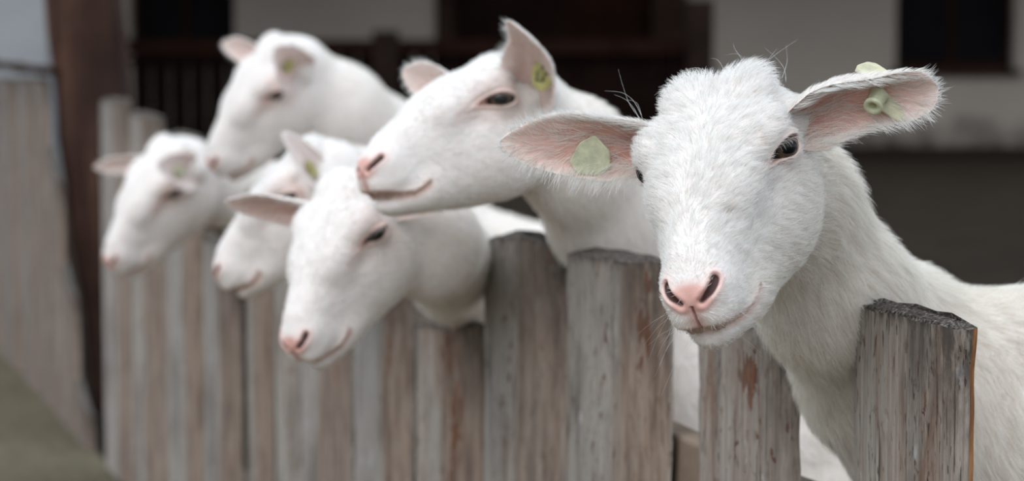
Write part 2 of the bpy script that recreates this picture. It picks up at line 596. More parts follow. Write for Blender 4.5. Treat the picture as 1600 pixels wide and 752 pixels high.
# dark stall partition that closes the yard behind the goats
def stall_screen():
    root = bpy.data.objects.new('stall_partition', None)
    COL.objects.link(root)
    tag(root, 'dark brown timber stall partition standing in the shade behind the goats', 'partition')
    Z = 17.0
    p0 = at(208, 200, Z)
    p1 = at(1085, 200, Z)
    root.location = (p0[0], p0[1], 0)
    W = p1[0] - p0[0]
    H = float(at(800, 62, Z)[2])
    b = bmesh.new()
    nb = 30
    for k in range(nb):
        x0 = W * k / nb
        bm_box(b, (x0 + .004, 0, 0.05), (x0 + W / nb - .004, 0.03, H - (0.0 if k > 9 else 0.12)))
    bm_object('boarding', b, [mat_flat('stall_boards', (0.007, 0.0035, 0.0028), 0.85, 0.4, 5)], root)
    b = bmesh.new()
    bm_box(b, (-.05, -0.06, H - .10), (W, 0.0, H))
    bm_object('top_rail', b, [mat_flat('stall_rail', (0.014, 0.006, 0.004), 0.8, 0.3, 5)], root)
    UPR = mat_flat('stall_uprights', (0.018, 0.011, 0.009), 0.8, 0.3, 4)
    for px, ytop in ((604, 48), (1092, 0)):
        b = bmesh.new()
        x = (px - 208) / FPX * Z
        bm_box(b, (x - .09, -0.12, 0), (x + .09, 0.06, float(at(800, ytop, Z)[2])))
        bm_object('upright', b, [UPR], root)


stall_screen()


# ------------------------------------------------------------------ fence
ORD = ['', 'second', 'third', 'fourth', 'fifth', 'sixth', 'seventh', 'eighth', 'ninth', 'tenth', 'eleventh', 'twelfth',
       'thirteenth', 'fourteenth']


def picket(s_far, s_near, zl, zr, seed, mat, label, depth=0.026, side=1, slope=0.008, lean=0.0, taper=0.0, round_=0.0,
           group=None, fresh=False, name='fence_picket', zbot=0.04, bev=None, bark=0.0, rust=()):
    """a split plank: flat back, bulging face; zl is the height at its far (left) edge, zr at the near one"""
    rnd = random.Random(seed)
    w = s_far - s_near
    # section, u from far edge to near edge, n outwards; bev is where the face breaks to the near side
    if bev is None:
        fr = [(.015, .55), (.05, .80), (.10, .92), (.18, .97), (.28, 1.0), (.40, 1.0), (.52, 1.0), (.64, 1.0), (.76, .98), (.86, .93),
              (.93, .82), (.965, .62), (.985, .40), (.997, .2)]
    else:
        fr = [(.015, .55), (.05, .80), (.10, .92), (.18, .97), (.28, 1.0), (.40, 1.0), (bev - .12, 1.0), (bev - .02, .985), (bev + .03, .92)]
        fr += [(bev + .03 + (.985 - bev - .03) * k / 5, .92 - .70 * (k / 5) ** 1.15) for k in range(1, 6)]
    sec = [(0.0, 0.0), (0.0, .30)] + fr + [(1.0, 0.0), (0.85, 0.0), (0.7, 0.0), (0.5, 0.0), (0.3, 0.0), (0.15, 0.0)]
    ns = len(sec)
    H = max(zl, zr)
    nz = 44
    verts = []
    stain = []
    barks = []
    rusts = []
    ph = [rnd.uniform(0, 6.28) for _ in range(6)]
    for j in range(nz + 1):
        t = j / nz
        t = 1 - (1 - t) ** 1.6
        for (u, n_) in sec:
            top = zl + (zr - zl) * u - round_ * (2 * u - 1) ** 4
            top += slope * (1 - n_) * 0.6 - 0.0012 * math.sin(u * 17 + ph[0])
            z = zbot + (top - zbot) * t
            e = 0.0022 * (math.sin(z * 23 + ph[1]) + 0.6 * math.sin(z * 61 + ph[2]) + 0.3 * math.sin(z * 140 + ph[4]))
            e2 = 0.0022 * (math.sin(z * 19 + ph[3]) + 0.6 * math.sin(z * 53 + ph[5]) + 0.35 * math.sin(z * 120 + ph[0]))
            uu = u * w
            k = (1 - u)
            wz_ = (H - z)
            uu += e * k + e2 * u
            uu += taper * (t - 1) * (u - 0.5)
            nn = n_ * depth * (1 + 0.10 * math.sin(z * 9 + ph[2]) * u) + 0.0006 * math.sin(u * 40 + z * 7 + ph[1])
            p = FD * (s_near + (w - uu) + lean * wz_) + FN * nn
            verts.append((p[0], p[1], z))
            d = (top - z)
            rightness = u
            s_ = max(0.0, 1 - d / 0.012) * 0.95
            s_ = max(s_, max(0, 1 - d / (0.05 + 0.10 * rightness)) * (0.25 + 0.75 * max(0, (u - .5) * 2)))
            s_ = max(s_, 0.85 * math.exp(-((u - 0.0) / 0.02) ** 2) * (0.4 + 0.6 * (math.sin(z * 13 + ph[0]) > -.2)))
            stain.append(min(1, s_))
            bb = (bev or .8) + .02 * math.sin(z * 15 + ph[4])
            barks.append(bark * min(1, max(0, (u - bb + .03) / .05)) if n_ > 0 else 0.3)
            rusts.append(min(1, sum(a * math.exp(-((u - ru) / rw) ** 2 - ((d - rd) / rh) ** 2) for ru, rw, rd, rh, a in rust)))
    faces = []
    mi = []
    for j in range(nz):
        for i in range(ns):
            a = j * ns + i
            b_ = j * ns + (i + 1) % ns
            faces.append((a, b_, b_ + ns, a + ns))
            mi.append(2 if (fresh and i in (15,)) else 0)
    # top cap in rows, slightly hollow so that the end grain catches light
    base = nz * ns
    cx = np.mean(np.array(verts[base:base + ns]), axis=0)
    inner = []
    for i in range(ns):
        v = np.array(verts[base + i])
        q = v * 0.86 + cx * 0.14
        q[2] = v[2] + 0.0022
        inner.append(len(verts))
        verts.append(tuple(q))
        stain.append(1.0)
        barks.append(0.0)
        rusts.append(0.0)
    c_i = len(verts)
    for i in range(ns):
        faces.append((base + i, base + (i + 1) % ns, inner[(i + 1) % ns], inner[i]))
        mi.append(1)
    faces.append(tuple(inner))
    mi.append(1)
    faces.append(tuple(reversed(range(ns))))
    mi.append(1)
    org = F0 + FD * ((s_far + s_near) / 2)
    V = [(v[0] - (FD * ((s_far + s_near) / 2))[0], v[1] - (FD * ((s_far + s_near) / 2))[1], v[2]) for v in verts]
    o = mesh_object(name, V, faces, [mat, ENDG, CUT])
    o.location = (org[0], org[1], 0)
    o.data.polygons.foreach_set('material_index', mi)
    at_ = o.data.attributes.new('stain', 'FLOAT', 'POINT')
    at_.data.foreach_set('value', stain)
    at_ = o.data.attributes.new('bark', 'FLOAT', 'POINT')
    at_.data.foreach_set('value', barks)
    at_ = o.data.attributes.new('rust', 'FLOAT', 'POINT')
    at_.data.foreach_set('value', rusts)
    o.data.set_sharp_from_angle(angle=math.radians(42))
    tag(o, label, 'fence picket', group)
    return o


def top_z(px, py):
    return float(fence_hit(px, py)[2])


WOODS = [mat_weathered('weathered_picket_wood_%s' % n_, 1.0 + i * 1.37, brown_amt=ba, light=li)
         for i, (n_, ba, li) in enumerate((('warm', 0.55, (0.56, 0.475, 0.40)), ('grey', 0.25, (0.48, 0.43, 0.385)),
                                           ('brown', 0.9, (0.47, 0.395, 0.335)), ('silver', 0.1, (0.46, 0.425, 0.395))))]
pickets = [  # far px, near px, top y at far side, top y at near side, wood, bevel, bark, depth, label
    (1352, 1526, 474, 514, 0, None, .25, .017, 'grey-brown weathered picket with dark end grain before the nearest goat\'s shoulder'),
    (1107, 1252, 498, 512, 2, None, .5, .018, 'rusty-flecked picket under the nearest goat\'s chin'),
    (908, 1052, 392, 416, 1, .66, 1.0, .026, 'square-topped grey picket with an orange-brown stain along its near edge'),
    (778, 888, 366, 376, 1, .60, .8, .028, 'tall rounded picket in front of the low goat\'s neck'),
    (666, 760, 505, 512, 2, .52, 1.0, .024, 'picket below the low goat\'s neck with a rusty vertical streak'),
    (570, 646, 408, 415, 3, .74, 1.0, .026, 'pale grey picket just right of the low goat\'s chin'),
    (486, 550, 372, 380, 3, .52, .9, .026, 'grey picket directly below the low goat\'s muzzle'),
    (442, 470, 300, 308, 1, .70, .3, .02, 'narrow bluish-grey picket left of the low goat\'s muzzle'),
    (398, 426, 300, 308, 2, .56, .9, .02, 'brown-edged picket right of the fourth goat\'s chin'),
    (333, 376, 372, 378, 3, .66, 1.0, .026, 'blurred picket below the muzzle of the goat behind the low one'),
    (274, 318, 208, 216, 3, .76, 1.0, .026, 'blurred grey picket below the jaw of the leftmost goat'),
    (218, 260, 176, 186, 1, .60, .9, .026, 'blurred picket behind the forehead of the leftmost goat'),
    (172, 212, 156, 160, 3, .66, .9, .026, 'tall pale picket beside the dark timber post, behind the leftmost goat\'s ear'),
]
RUST = {0: ((.80, .10, .10, .06, .62), (.72, .06, .05, .03, .6)), 1: ((.62, .12, .04, .035, .95), (.72, .08, .10, .06, .8), (.80, .12, .22, .05, .7)),
        2: ((.86, .055, .045, .045, 1.2), (.82, .05, .10, .05, 1.0), (.80, .07, .26, .05, .9)), 3: ((.9, .08, .02, .03, .9),),
        4: ((.62, .10, .03, .03, 1.1), (.70, .10, .12, .06, 1.1), (.66, .12, .22, .05, .9)), 5: ((.8, .1, .1, .1, .7),), 6: ((.8, .1, .2, .1, .7),)}
for k, (a, b_, y0, y1, wd, bv, bk_, dp, lb) in enumerate(pickets):
    o = picket(fence_s(a), fence_s(b_), top_z(a, y0), top_z(b_, y1), 11 + k, WOODS[wd], lb,
               round_=0.03 if k == 3 else 0.004, slope=0.010, group='pickets of the near fence run', fresh=(k == 0),
               depth=dp, bev=bv, bark=bk_, rust=RUST.get(k, ()))

DARKW = [mat_weathered('dark_picket_wood_%d' % k, 9.3 + k * 2.1, light=(0.26, 0.235, 0.215), mid=(0.17, 0.145, 0.13), brown_amt=.5) for k in (0, 1)]  # darker wood tones for the far fence run
# left fence run beyond the post
lefts = [(-70, -35), (-30, 3), (8, 36), (40, 64), (66, 82), (86, 102), (105, 122), (125, 144)]
lw = ['pale', 'streaked', 'narrow grey', 'dark-edged', 'silvery', 'last']
LEFT_LABEL = ['blurred picket cut by the left picture edge, left of the post',
              'blurred pale picket, first whole one from the left picture edge',
              'blurred picket second from the left picture edge, beyond the dark post',
              'blurred picket third from the left picture edge, beyond the dark post',
              'full-height blurred picket touching the left side of the dark timber post',
              'tallest of three short stepped pickets across the foot of the dark post',
              'middle of three short stepped pickets across the foot of the dark post',
              'lowest of three short stepped pickets across the foot of the dark post']
LTOP = [124, 124, 124, 124, 124, 230, 410, 590]
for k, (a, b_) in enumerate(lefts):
    picket(fence_s(a), fence_s(b_), top_z(a, LTOP[k]), top_z(b_, LTOP[k] + (4 if k < 5 else 60)), 60 + k, DARKW[k % 2], LEFT_LABEL[k],
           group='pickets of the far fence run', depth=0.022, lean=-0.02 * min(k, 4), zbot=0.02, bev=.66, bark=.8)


def rail(s0, s1, z0, z1, n0, n1, name, label, mat, zs=None):
    b = bmesh.new()
    L = s1 - s0
    segs = 20
    rows = []
    for i in range(segs + 1):
        t = i / segs
        wob = 0.003 * math.sin(t * 31) + 0.002 * math.sin(t * 77)
        p = FD * (s0 + L * t)
        row = []
        for (n_, z_) in ((n0, z0), (n1, z0), (n1 * .97, z1), (n0, z1)):
            q = p + FN * (n_ + wob)
            row.append(b.verts.new((q[0], q[1], z_ + wob)))
        rows.append(row)
    for i in range(segs):
        for k in range(4):
            b.faces.new((rows[i][k], rows[i][(k + 1) % 4], rows[i + 1][(k + 1) % 4], rows[i + 1][k]))
    b.faces.new(rows[0][::-1])
    b.faces.new(rows[-1])
    bmesh.ops.recalc_face_normals(b, faces=b.faces)
    o = bm_object(name, b, [mat])
    at_ = o.data.attributes.new('stain', 'FLOAT', 'POINT')
    o.location = (F0[0], F0[1], 0)
    bmesh_bevel(o, 0.004)
    tag(o, label, 'fence rail')
    return o


zr = top_z(1080, 695)
RAILW = mat_flat('brown_rail_wood', (0.20, 0.145, 0.105), 0.85, 0.35, 9, 0.4)
rail(fence_s(1700), fence_s(215), zr - 0.10, zr, -0.008, -0.042, 'fence_rail', 'brown horizontal rail behind the near pickets', RAILW)
rail(fence_s(1700), fence_s(215), 0.14, 0.24, -0.008, -0.07, 'fence_rail', 'low horizontal rail behind the near pickets close to the ground', RAILW)
rail(fence_s(82), fence_s(-90), top_z(60, 123) + .016, top_z(60, 104), 0.03, -0.03, 'fence_rail', 'dark board along the top of the far fence run', BROWN)


# timber post between the runs
def timber_post():
    s = fence_s(122)
    P0 = F0 + FD * s - FN * 0.02
    b = bmesh.new()
    zt = 3.0
    nz = 30
    rings = []
    rnd = random.Random(4)
    for j in range(nz + 1):
        t = j / nz
        z = t * zt
        # the post leans slightly: its foot stands nearer the camera's right
        cx = at(140 + (600 - 0) * 0, 0, 6.4)
        hw = 0.075 + 0.032 * min(1, max(0, (z - .1) / 1.0))
        ox = 0.085 * (1 - min(1.6, z / 1.05))
        ring = []
        for (u, v) in ((-1, -.8), (-.8, -1), (.8, -1), (1, -.8), (1, .8), (.8, 1), (-.8, 1), (-1, .8)):
            e = 0.004 * math.sin(z * 7 + u * 3) + 0.003 * math.sin(z * 19 + v)
            ring.append(b.verts.new((ox + u * (hw + e), v * (0.09 + e), z)))
        rings.append(ring)
    for j in range(nz):
        for i in range(8):
            b.faces.new((rings[j][i], rings[j][(i + 1) % 8], rings[j + 1][(i + 1) % 8], rings[j + 1][i]))
    b.faces.new(rings[0][::-1])
    b.faces.new(rings[-1])
    M = NT('red_brown_post_wood')
    g = M.noise(M.coords('Object', (30, 30, 1.2)), 2.0, 6, 0.65, 0.3)
    n2 = M.noise(M.coords('Object', (3, 3, 1.0), (2, 5, 1)), 1.4, 4, 0.6)
    c = M.ramp(g, [(0.3, (0.030, 0.013, 0.009)), (0.55, (0.08, 0.037, 0.025)), (0.75, (0.15, 0.08, 0.056))])
    c = M.mix(M.ramp(n2, [(0.40, (0, 0, 0)), (0.62, (1, 1, 1))]), c, (0.028, 0.013, 0.009))
    M.bump(g, 0.6, 0.006)
    o = bm_object('timber_post', b, [M.set(Base_Color=c, Roughness=0.8, Specular_IOR_Level=0.2)])
    ss = np.linspace(3, 8, 2001)
    p = min((F0 + FD * s_ - FN * 0.125 + np.array([0, 0, 1.0]) for s_ in ss), key=lambda P: abs(px_of(P)[0] - 140))
    o.location = (p[0], p[1], 0)
    tag(o, 'thick dark red-brown timber post between the two fence runs', 'post')


timber_post()

# ------------------------------------------------------------------ goats: implicit body, meshed and refined
def smin(a, b, k):
    h = np.clip(0.5 + 0.5 * (b - a) / k, 0, 1)
    return b * (1 - h) + a * h - k * h * (1 - h)


def ell(q, c, r):
    c = np.asarray(c, float)
    r = np.asarray(r, float)
    k0 = np.linalg.norm((q - c) / r, axis=1)
    k1 = np.linalg.norm((q - c) / (r * r), axis=1)
    return k0 * (k0 - 1.0) / np.maximum(k1, 1e-6)


def cone(q, a, b, ra, rb):
    a = np.asarray(a, float)
    b = np.asarray(b, float)
    ba = b - a
    t = np.clip(((q - a) @ ba) / (ba @ ba), 0, 1)
    return np.linalg.norm(q - (a + t[:, None] * ba), axis=1) - (ra + (rb - ra) * t)


def polyd(q, pts):
    """distance to a polyline"""
    best = None
    for a, b in zip(pts[:-1], pts[1:]):
        d = cone(q, a, b, 0, 0)
        best = d if best is None else np.minimum(best, d)
    return best


HX = np.array([-.10, -.08, -.06, -.04, -.02, 0, .02, .04, .06, .08, .10, .12, .14])
HT = np.array([.018, .033, .043, .0475, .0485, .0475, .0445, .040, .0345, .029, .0235, .0175, .006])
HB = np.array([-.050, -.064, -.076, -.085, -.091, -.094, -.0935, -.091, -.086, -.080, -.073, -.066, -.059])
HWT = np.array([.038, .049, .056, .059, .0600, .0565, .0505, .0435, .0380, .0335, .0290, .0250, .020])
HWB = np.array([.040, .047, .053, .0575, .0595, .0590, .0570, .0535, .0490, .0415, .0345, .0285, .023])
_xd = np.linspace(-.10, .14, 241)


def _sm(y):
    v = np.interp(_xd, HX, y)
    k = np.exp(-0.5 * (np.arange(-16, 17) / 6.5) ** 2)
    k /= k.sum()
    vp = np.pad(v, 16, mode='reflect', reflect_type='odd')
    return np.convolve(vp, k, 'valid')


_T, _B, _WT, _WB = _sm(HT), _sm(HB), _sm(HWT), _sm(HWB)

EYE_C = np.array([-.006, .0495, .0105])
EYE_R = 0.0170
EYE_N = np.array([.58, .80, .14])
EYE_N /= np.linalg.norm(EYE_N)
_u = np.array([.80, -.50, .36])
EYE_U = _u - EYE_N * (_u @ EYE_N)
EYE_U /= np.linalg.norm(EYE_U)          # towards the inner corner
EYE_V = np.cross(EYE_N, EYE_U)
if EYE_V[2] < 0:
    EYE_V = -EYE_V

MOUTH = np.array([(.172, 0, -.0365), (.158, 0, -.0375), (.146, 0, -.0415), (.132, 0, -.0475), (.119, 0, -.0500), (.108, 0, -.0480), (.0985, 0, -.0435)])
NOSTRIL = np.array([(.1520, .0080, -.0125), (.1500, .0115, -.0100), (.1470, .0150, -.0080), (.1430, .0180, -.0055), (.1400, .0198, -.0030)])


def eye_open(q, e=1.0):
    """<0 inside the almond between the lids (local metres), ~distance"""
    d = q - EYE_C
    u = d @ EYE_U
    v = d @ EYE_V
    n = d @ EYE_N
    v = v + 0.10 * u + 9.0 * np.maximum(u, 0) ** 2 * 1.0
    up = 0.0079 * e
    lo = 0.0064
    a = np.where(u > 0, 0.0210, 0.0138)
    b = np.where(v > 0, up, lo)
    b = b * np.where(u > 0, np.clip(1.0 - 0.30 * (u / 0.0210), .3, 1), 1.0)
    r = np.sqrt((u / a) ** 2 + (v / b) ** 2)
    return (r - 1) * 0.0062, n, u, v


def head_sdf(q0, tuft=1.0, open_=1.0, fine=True):
    """q0: head-local points in metres (x to the nose, y left, z up)"""
    q = q0.copy()
    q[:, 1] = np.abs(q[:, 1])
    x, y, z = q[:, 0], q[:, 1], q[:, 2]
    T = np.interp(x, _xd, _T)
    B = np.interp(x, _xd, _B)
    c = (T + B) / 2
    h = (T - B) / 2
    u = np.clip((z - B) / (T - B), 0, 1)
    w = np.interp(x, _xd, _WB) * (1 - u) + np.interp(x, _xd, _WT) * u
    n_ = 2.5
    rho = ((y / w) ** n_ + (np.abs(z - c) / h) ** n_) ** (1 / n_)
    d = (rho - 1) * np.minimum(w, h) * 0.92
    xe = np.maximum(np.maximum(-.085 - x, x - .122), 0)
    d = np.where(xe > 0, np.sqrt(np.maximum(d + .03, 0) ** 2 + xe ** 2 * 1.7) - .03, d)
    # muzzle: nose, upper lip, chin, lip cushions
    d = smin(d, ell(q, (.124, 0, -.0200), (.0320, .0245, .0290)), .012)
    d = smin(d, ell(q, (.124, .0105, -.0290), (.0320, .0180, .0185)), .008)
    d = smin(d, ell(q, (.132, .0130, -.0120), (.0180, .0125, .0115)), .010)
    d = smin(d, ell(q, (.118, 0, -.0545), (.0310, .0220, .0170)), .006)
    d = smin(d, ell(q, (.088, 0.013, -.0510), (.040, .0235, .0230)), .012)
    # cheek, jaw, brow, poll
    d = smin(d, ell(q, (-.012, .025, -.044), (.055, .0350, .045)), .02)
    d = smin(d, ell(q, (-.006, .042, .0275), (.027, .0190, .0150)), .012)
    d = smin(d, ell(q, (.030, .024, .015), (.040, .0190, .0190)), .02)
    d = smin(d, ell(q, (-.058, .024, .038), (.022, .0200, .0110)), .016)
    d = smin(d, cone(q, (-.048, .038, .000), (-.056, .053, .000), .024, .016), .016)
    # eyeball and lids
    d = smin(d, np.linalg.norm(q - (EYE_C + EYE_N * 0.0), axis=1) - (EYE_R + .0012), .008)
    # tear bone hollow in front of the eye and hollow behind it
    d = d + .0035 * np.exp(-(((x - .035) / .016) ** 2 + ((z - .000) / .010) ** 2 + ((y - .046) / .02) ** 2))
    d = d + .0040 * np.exp(-(((x + .035) / .014) ** 2 + ((z - .018) / .014) ** 2 + ((y - .055) / .02) ** 2))
    if fine:
        eo, n, _, _ = eye_open(q, open_)
        m = 1 / (1 + np.exp(np.clip(eo / .00055, -40, 40)))
        m = m * (n > .002) * (n < .03)
        d = d + m * .0062
        # lid rim
        d = d - .0011 * np.exp(-((eo - .0016) / .0013) ** 2) * (n > .002) * (n < .03)
        # upper lid crease
        d = d + .0009 * np.exp(-((eo - .0056) / .0016) ** 2) * (n > .002) * (n < .03)
        dm = polyd(np.stack([x, 0 * x, z], 1), MOUTH)
        fr = np.clip((x - .098) / .006, 0, 1)
        d = d + fr * .0052 * np.exp(-(dm / .0017) ** 2)
        # lower lip sits back under the upper one
        zm = np.interp(x, MOUTH[::-1, 0], MOUTH[::-1, 2])
        below = (z < zm)
        d = d + fr * .0022 * np.where(below, np.exp(-(dm / .010) ** 2), 0)
        d = d - fr * .0009 * np.where(~below, np.exp(-((dm - .004) / .003) ** 2), 0)
        # philtrum
        d = d + .0020 * np.exp(-(y / .0013) ** 2) * (z > -.039) * (z < -.014) * (x > .13)
        # nostrils
        dn = polyd(q, NOSTRIL)
        d = d - .0007 * np.exp(-((dn - .0055) / .0026) ** 2) * (x > .12)
        m = 1 / (1 + np.exp(np.clip((dn - .0017 - .0016 * np.clip((y - .008) / .009, 0, 1)) / .0006, -40, 40)))
        d = d + m * .0070
    return d


for _ in range(12):
    _e = 3e-4
    _d = head_sdf(NOSTRIL, fine=False)
    _g = np.stack([(head_sdf(NOSTRIL + np.eye(3)[k] * _e, fine=False) - head_sdf(NOSTRIL - np.eye(3)[k] * _e, fine=False)) / (2 * _e) for k in range(3)], 1)
    NOSTRIL = NOSTRIL - (_d / np.maximum((_g ** 2).sum(1), .3) * .8)[:, None] * _g


class Goat:
    pass


GR = np.array([0, 0, 1.0])


def goat_field(g, P, fine=True):
    """world points -> approximate distance to the goat's skin"""
    d = np.full(len(P), 9.0)
    # neck: flattened sideways, so measured in a stretched space
    lat = g.lat
    S = P + np.outer((P @ lat), lat) * (g.flat - 1)
    pts = [p + lat * (p @ lat) * (g.flat - 1) for p in g.neck]
    for k in range(len(pts) - 1):
        d = smin(d, cone(S, pts[k], pts[k + 1], g.nr[k], g.nr[k + 1]), .03)
    D, Y, Cb = g.D, g.Y, g.C
    L = np.stack([(P - Cb) @ D, (P - Cb) @ Y, P[:, 2] - Cb[2]], 1)
    b = ell(L, (.10, 0, 0), (.20, .105, .165))
    b = smin(b, ell(L, (.33, 0, -.025), (.27, .145, .170)), .06)
    b = smin(b, ell(L, (.58, 0, .010), (.17, .115, .145)), .06)
    b = smin(b, ell(L, (.07, 0, .115), (.12, .045, .055)), .05)
    d = smin(d, b, .05)
    La = L.copy()
    La[:, 1] = np.abs(La[:, 1])
    gz = -Cb[2]
    # fore legs
    d = smin(d, cone(La, (.08, .085, -.05), (.12, .085, -.20), .062, .045), .035)
    d = smin(d, cone(La, (.12, .085, -.20), (.07, .080, gz + .30), .040, .024), .02)
    d = smin(d, cone(La, (.07, .080, gz + .30), (.075, .080, gz + .11), .0245, .0165), .012)
    d = smin(d, cone(La, (.075, .080, gz + .11), (.055, .080, gz + .045), .0195, .018), .01)
    # hind legs: stifle forward, hock back, upright cannon
    d = smin(d, cone(La, (.62, .085, .02), (.53, .095, -.17), .085, .062), .04)
    d = smin(d, cone(La, (.53, .095, -.17), (.69, .085, gz + .37), .055, .027), .025)
    d = smin(d, cone(La, (.69, .085, gz + .37), (.665, .085, gz + .12), .026, .0185), .012)
    d = smin(d, cone(La, (.665, .085, gz + .12), (.64, .085, gz + .045), .020, .019), .01)
    # tail
    d = smin(d, cone(L, (.72, 0, .08), (.76, 0, -.03), .024, .013), .02)
    q = ((P - g.t) @ g.R) / g.s
    near = (np.abs(q) < np.array([.26, .16, .17])).all(1)
    if near.any():
        hd = head_sdf(q[near], 1.0, g.open, fine) * g.s
        d[near] = smin(d[near], hd, .018)
    return d


def chunked(fn, P, n=400000):
    return np.concatenate([fn(P[i:i + n]) for i in range(0, len(P), n)])


def surface_nets(fn, lo, hi, h):
    nx, ny, nz = [int(math.ceil((b - a) / h)) + 1 for a, b in zip(lo, hi)]
    ax = [lo[i] + h * np.arange(n) for i, n in enumerate((nx, ny, nz))]
    G = np.stack(np.meshgrid(*ax, indexing='ij'), -1).reshape(-1, 3)
    V = chunked(fn, G).reshape(nx, ny, nz)
    ins = V < 0
    cs = (nx - 1, ny - 1, nz - 1)
    cnt = np.zeros(cs)
    acc = np.zeros(cs + (3,))
    offs = [(i, j, k) for i in (0, 1) for j in (0, 1) for k in (0, 1)]

    def sub(A, o):
        return A[o[0]:o[0] + cs[0], o[1]:o[1] + cs[1], o[2]:o[2] + cs[2]]
    for a in offs:
        for ax_ in range(3):
            if a[ax_] == 1:
                continue
            b = list(a)
            b[ax_] = 1
            va, vb = sub(V, a), sub(V, b)
            cr = (va < 0) != (vb < 0)
            t = np.where(cr, va / np.where(cr, va - vb, 1), 0)
            cnt += cr
            for c in range(3):
                acc[..., c] += np.where(cr, a[c] + (t if c == ax_ else 0), 0)
    act = cnt > 0
    idx = -np.ones(cs, int)
    idx[act] = np.arange(act.sum())
    ijk = np.argwhere(act)
    verts = np.array(lo) + h * (ijk + acc[act] / cnt[act][:, None])
    quads = []
    for ax_ in range(3):
        sl0 = [slice(None)] * 3
        sl1 = [slice(None)] * 3
        sl0[ax_] = slice(0, -1)
        sl1[ax_] = slice(1, None)
        A, Bv = ins[tuple(sl0)], ins[tuple(sl1)]
        ch = np.argwhere(A != Bv)
        o1, o2 = [(1, 2), (2, 0), (0, 1)][ax_]
        ok = (ch[:, o1] > 0) & (ch[:, o2] > 0) & (ch[:, o1] < cs[o1]) & (ch[:, o2] < cs[o2])
        ch = ch[ok]
        e1 = np.zeros(3, int)
        e1[o1] = 1
        e2 = np.zeros(3, int)
        e2[o2] = 1
        q = [idx[tuple((ch - e).T)] for e in (0 * e1, e1, e1 + e2, e2)]
        q = np.stack(q, 1)
        flip = ~A[tuple(ch.T)]
        q[flip] = q[flip][:, ::-1]
        quads.append(q[:, ::-1] if False else q)
    return verts, np.concatenate(quads)


def project(fn, V, it=3, clampd=.004):
    e = 2.5e-4
    for _ in range(it):
        d0 = chunked(fn, V)
        Gd = np.zeros_like(V)
        for c in range(3):
            o = np.zeros(3)
            o[c] = e
            Gd[:, c] = (chunked(fn, V + o) - chunked(fn, V - o)) / (2 * e)
        g2 = np.maximum((Gd ** 2).sum(1), .2)
        st = np.clip(d0 / g2, -clampd, clampd)[:, None] * Gd
        V = V - st
    return V


def relax(V, F, it=1, lam=.5, mask=None):
    n = len(V)
    E = np.concatenate([F[:, [0, 1]], F[:, [1, 2]], F[:, [2, 0]]])
    for _ in range(it):
        s = np.zeros_like(V)
        c = np.zeros(n)
        for k in range(3):
            s[:, k] = np.bincount(E[:, 0], V[E[:, 1], k], n) + np.bincount(E[:, 1], V[E[:, 0], k], n)
        c = np.bincount(E[:, 0], minlength=n) + np.bincount(E[:, 1], minlength=n)
        m = s / np.maximum(c, 1)[:, None]
        l_ = lam if mask is None else lam * mask[:, None]
        V = V + (m - V) * l_
    return V


def refine(V, F, sel):
    """red-green subdivision of the selected triangles"""
    E = np.sort(np.concatenate([F[:, [0, 1]], F[:, [1, 2]], F[:, [2, 0]]]), axis=1)
    key = E[:, 0].astype(np.int64) * (len(V) + 1) + E[:, 1]
    uk, inv = np.unique(key, return_inverse=True)
    inv = inv.reshape(3, -1).T
    split = np.zeros(len(uk), bool)
    split[inv[sel].ravel()] = True
    for _ in range(3):
        c = split[inv].sum(1)
        split[inv[c == 2].ravel()] = True
    new = -np.ones(len(uk), int)
    new[split] = len(V) + np.arange(split.sum())
    ea = (uk // (len(V) + 1)).astype(int)
    eb = (uk % (len(V) + 1)).astype(int)
    V2 = np.concatenate([V, (V[ea[split]] + V[eb[split]]) / 2])
    m = new[inv]
    c = (m >= 0).sum(1)
    out = [F[c == 0]]
    f = F[c == 3]
    mm = m[c == 3]
    out += [np.stack([f[:, 0], mm[:, 0], mm[:, 2]], 1), np.stack([mm[:, 0], f[:, 1], mm[:, 1]], 1),
            np.stack([mm[:, 2], mm[:, 1], f[:, 2]], 1), mm]
    for k in range(3):
        s = (c == 1) & (m[:, k] >= 0)
        f = F[s]
        mk = m[s, k]
        a, b, d = f[:, k], f[:, (k + 1) % 3], f[:, (k + 2) % 3]
        out += [np.stack([a, mk, d], 1), np.stack([mk, b, d], 1)]
    return V2, np.concatenate(out)


def vnormals(V, F):
    fn = np.cross(V[F[:, 1]] - V[F[:, 0]], V[F[:, 2]] - V[F[:, 0]])
    N = np.zeros_like(V)
    for k in range(3):
        for c in range(3):
            N[:, c] += np.bincount(F[:, k], fn[:, c], len(V))
    return N / np.maximum(np.linalg.norm(N, axis=1), 1e-12)[:, None]


WHITE = np.array([.86, .80, .765])
PINK = np.array([.74, .41, .35])


def mixc(c, col, m):
    m = np.clip(m, 0, 1)[:, None]
    return c * (1 - m) + np.asarray(col) * m


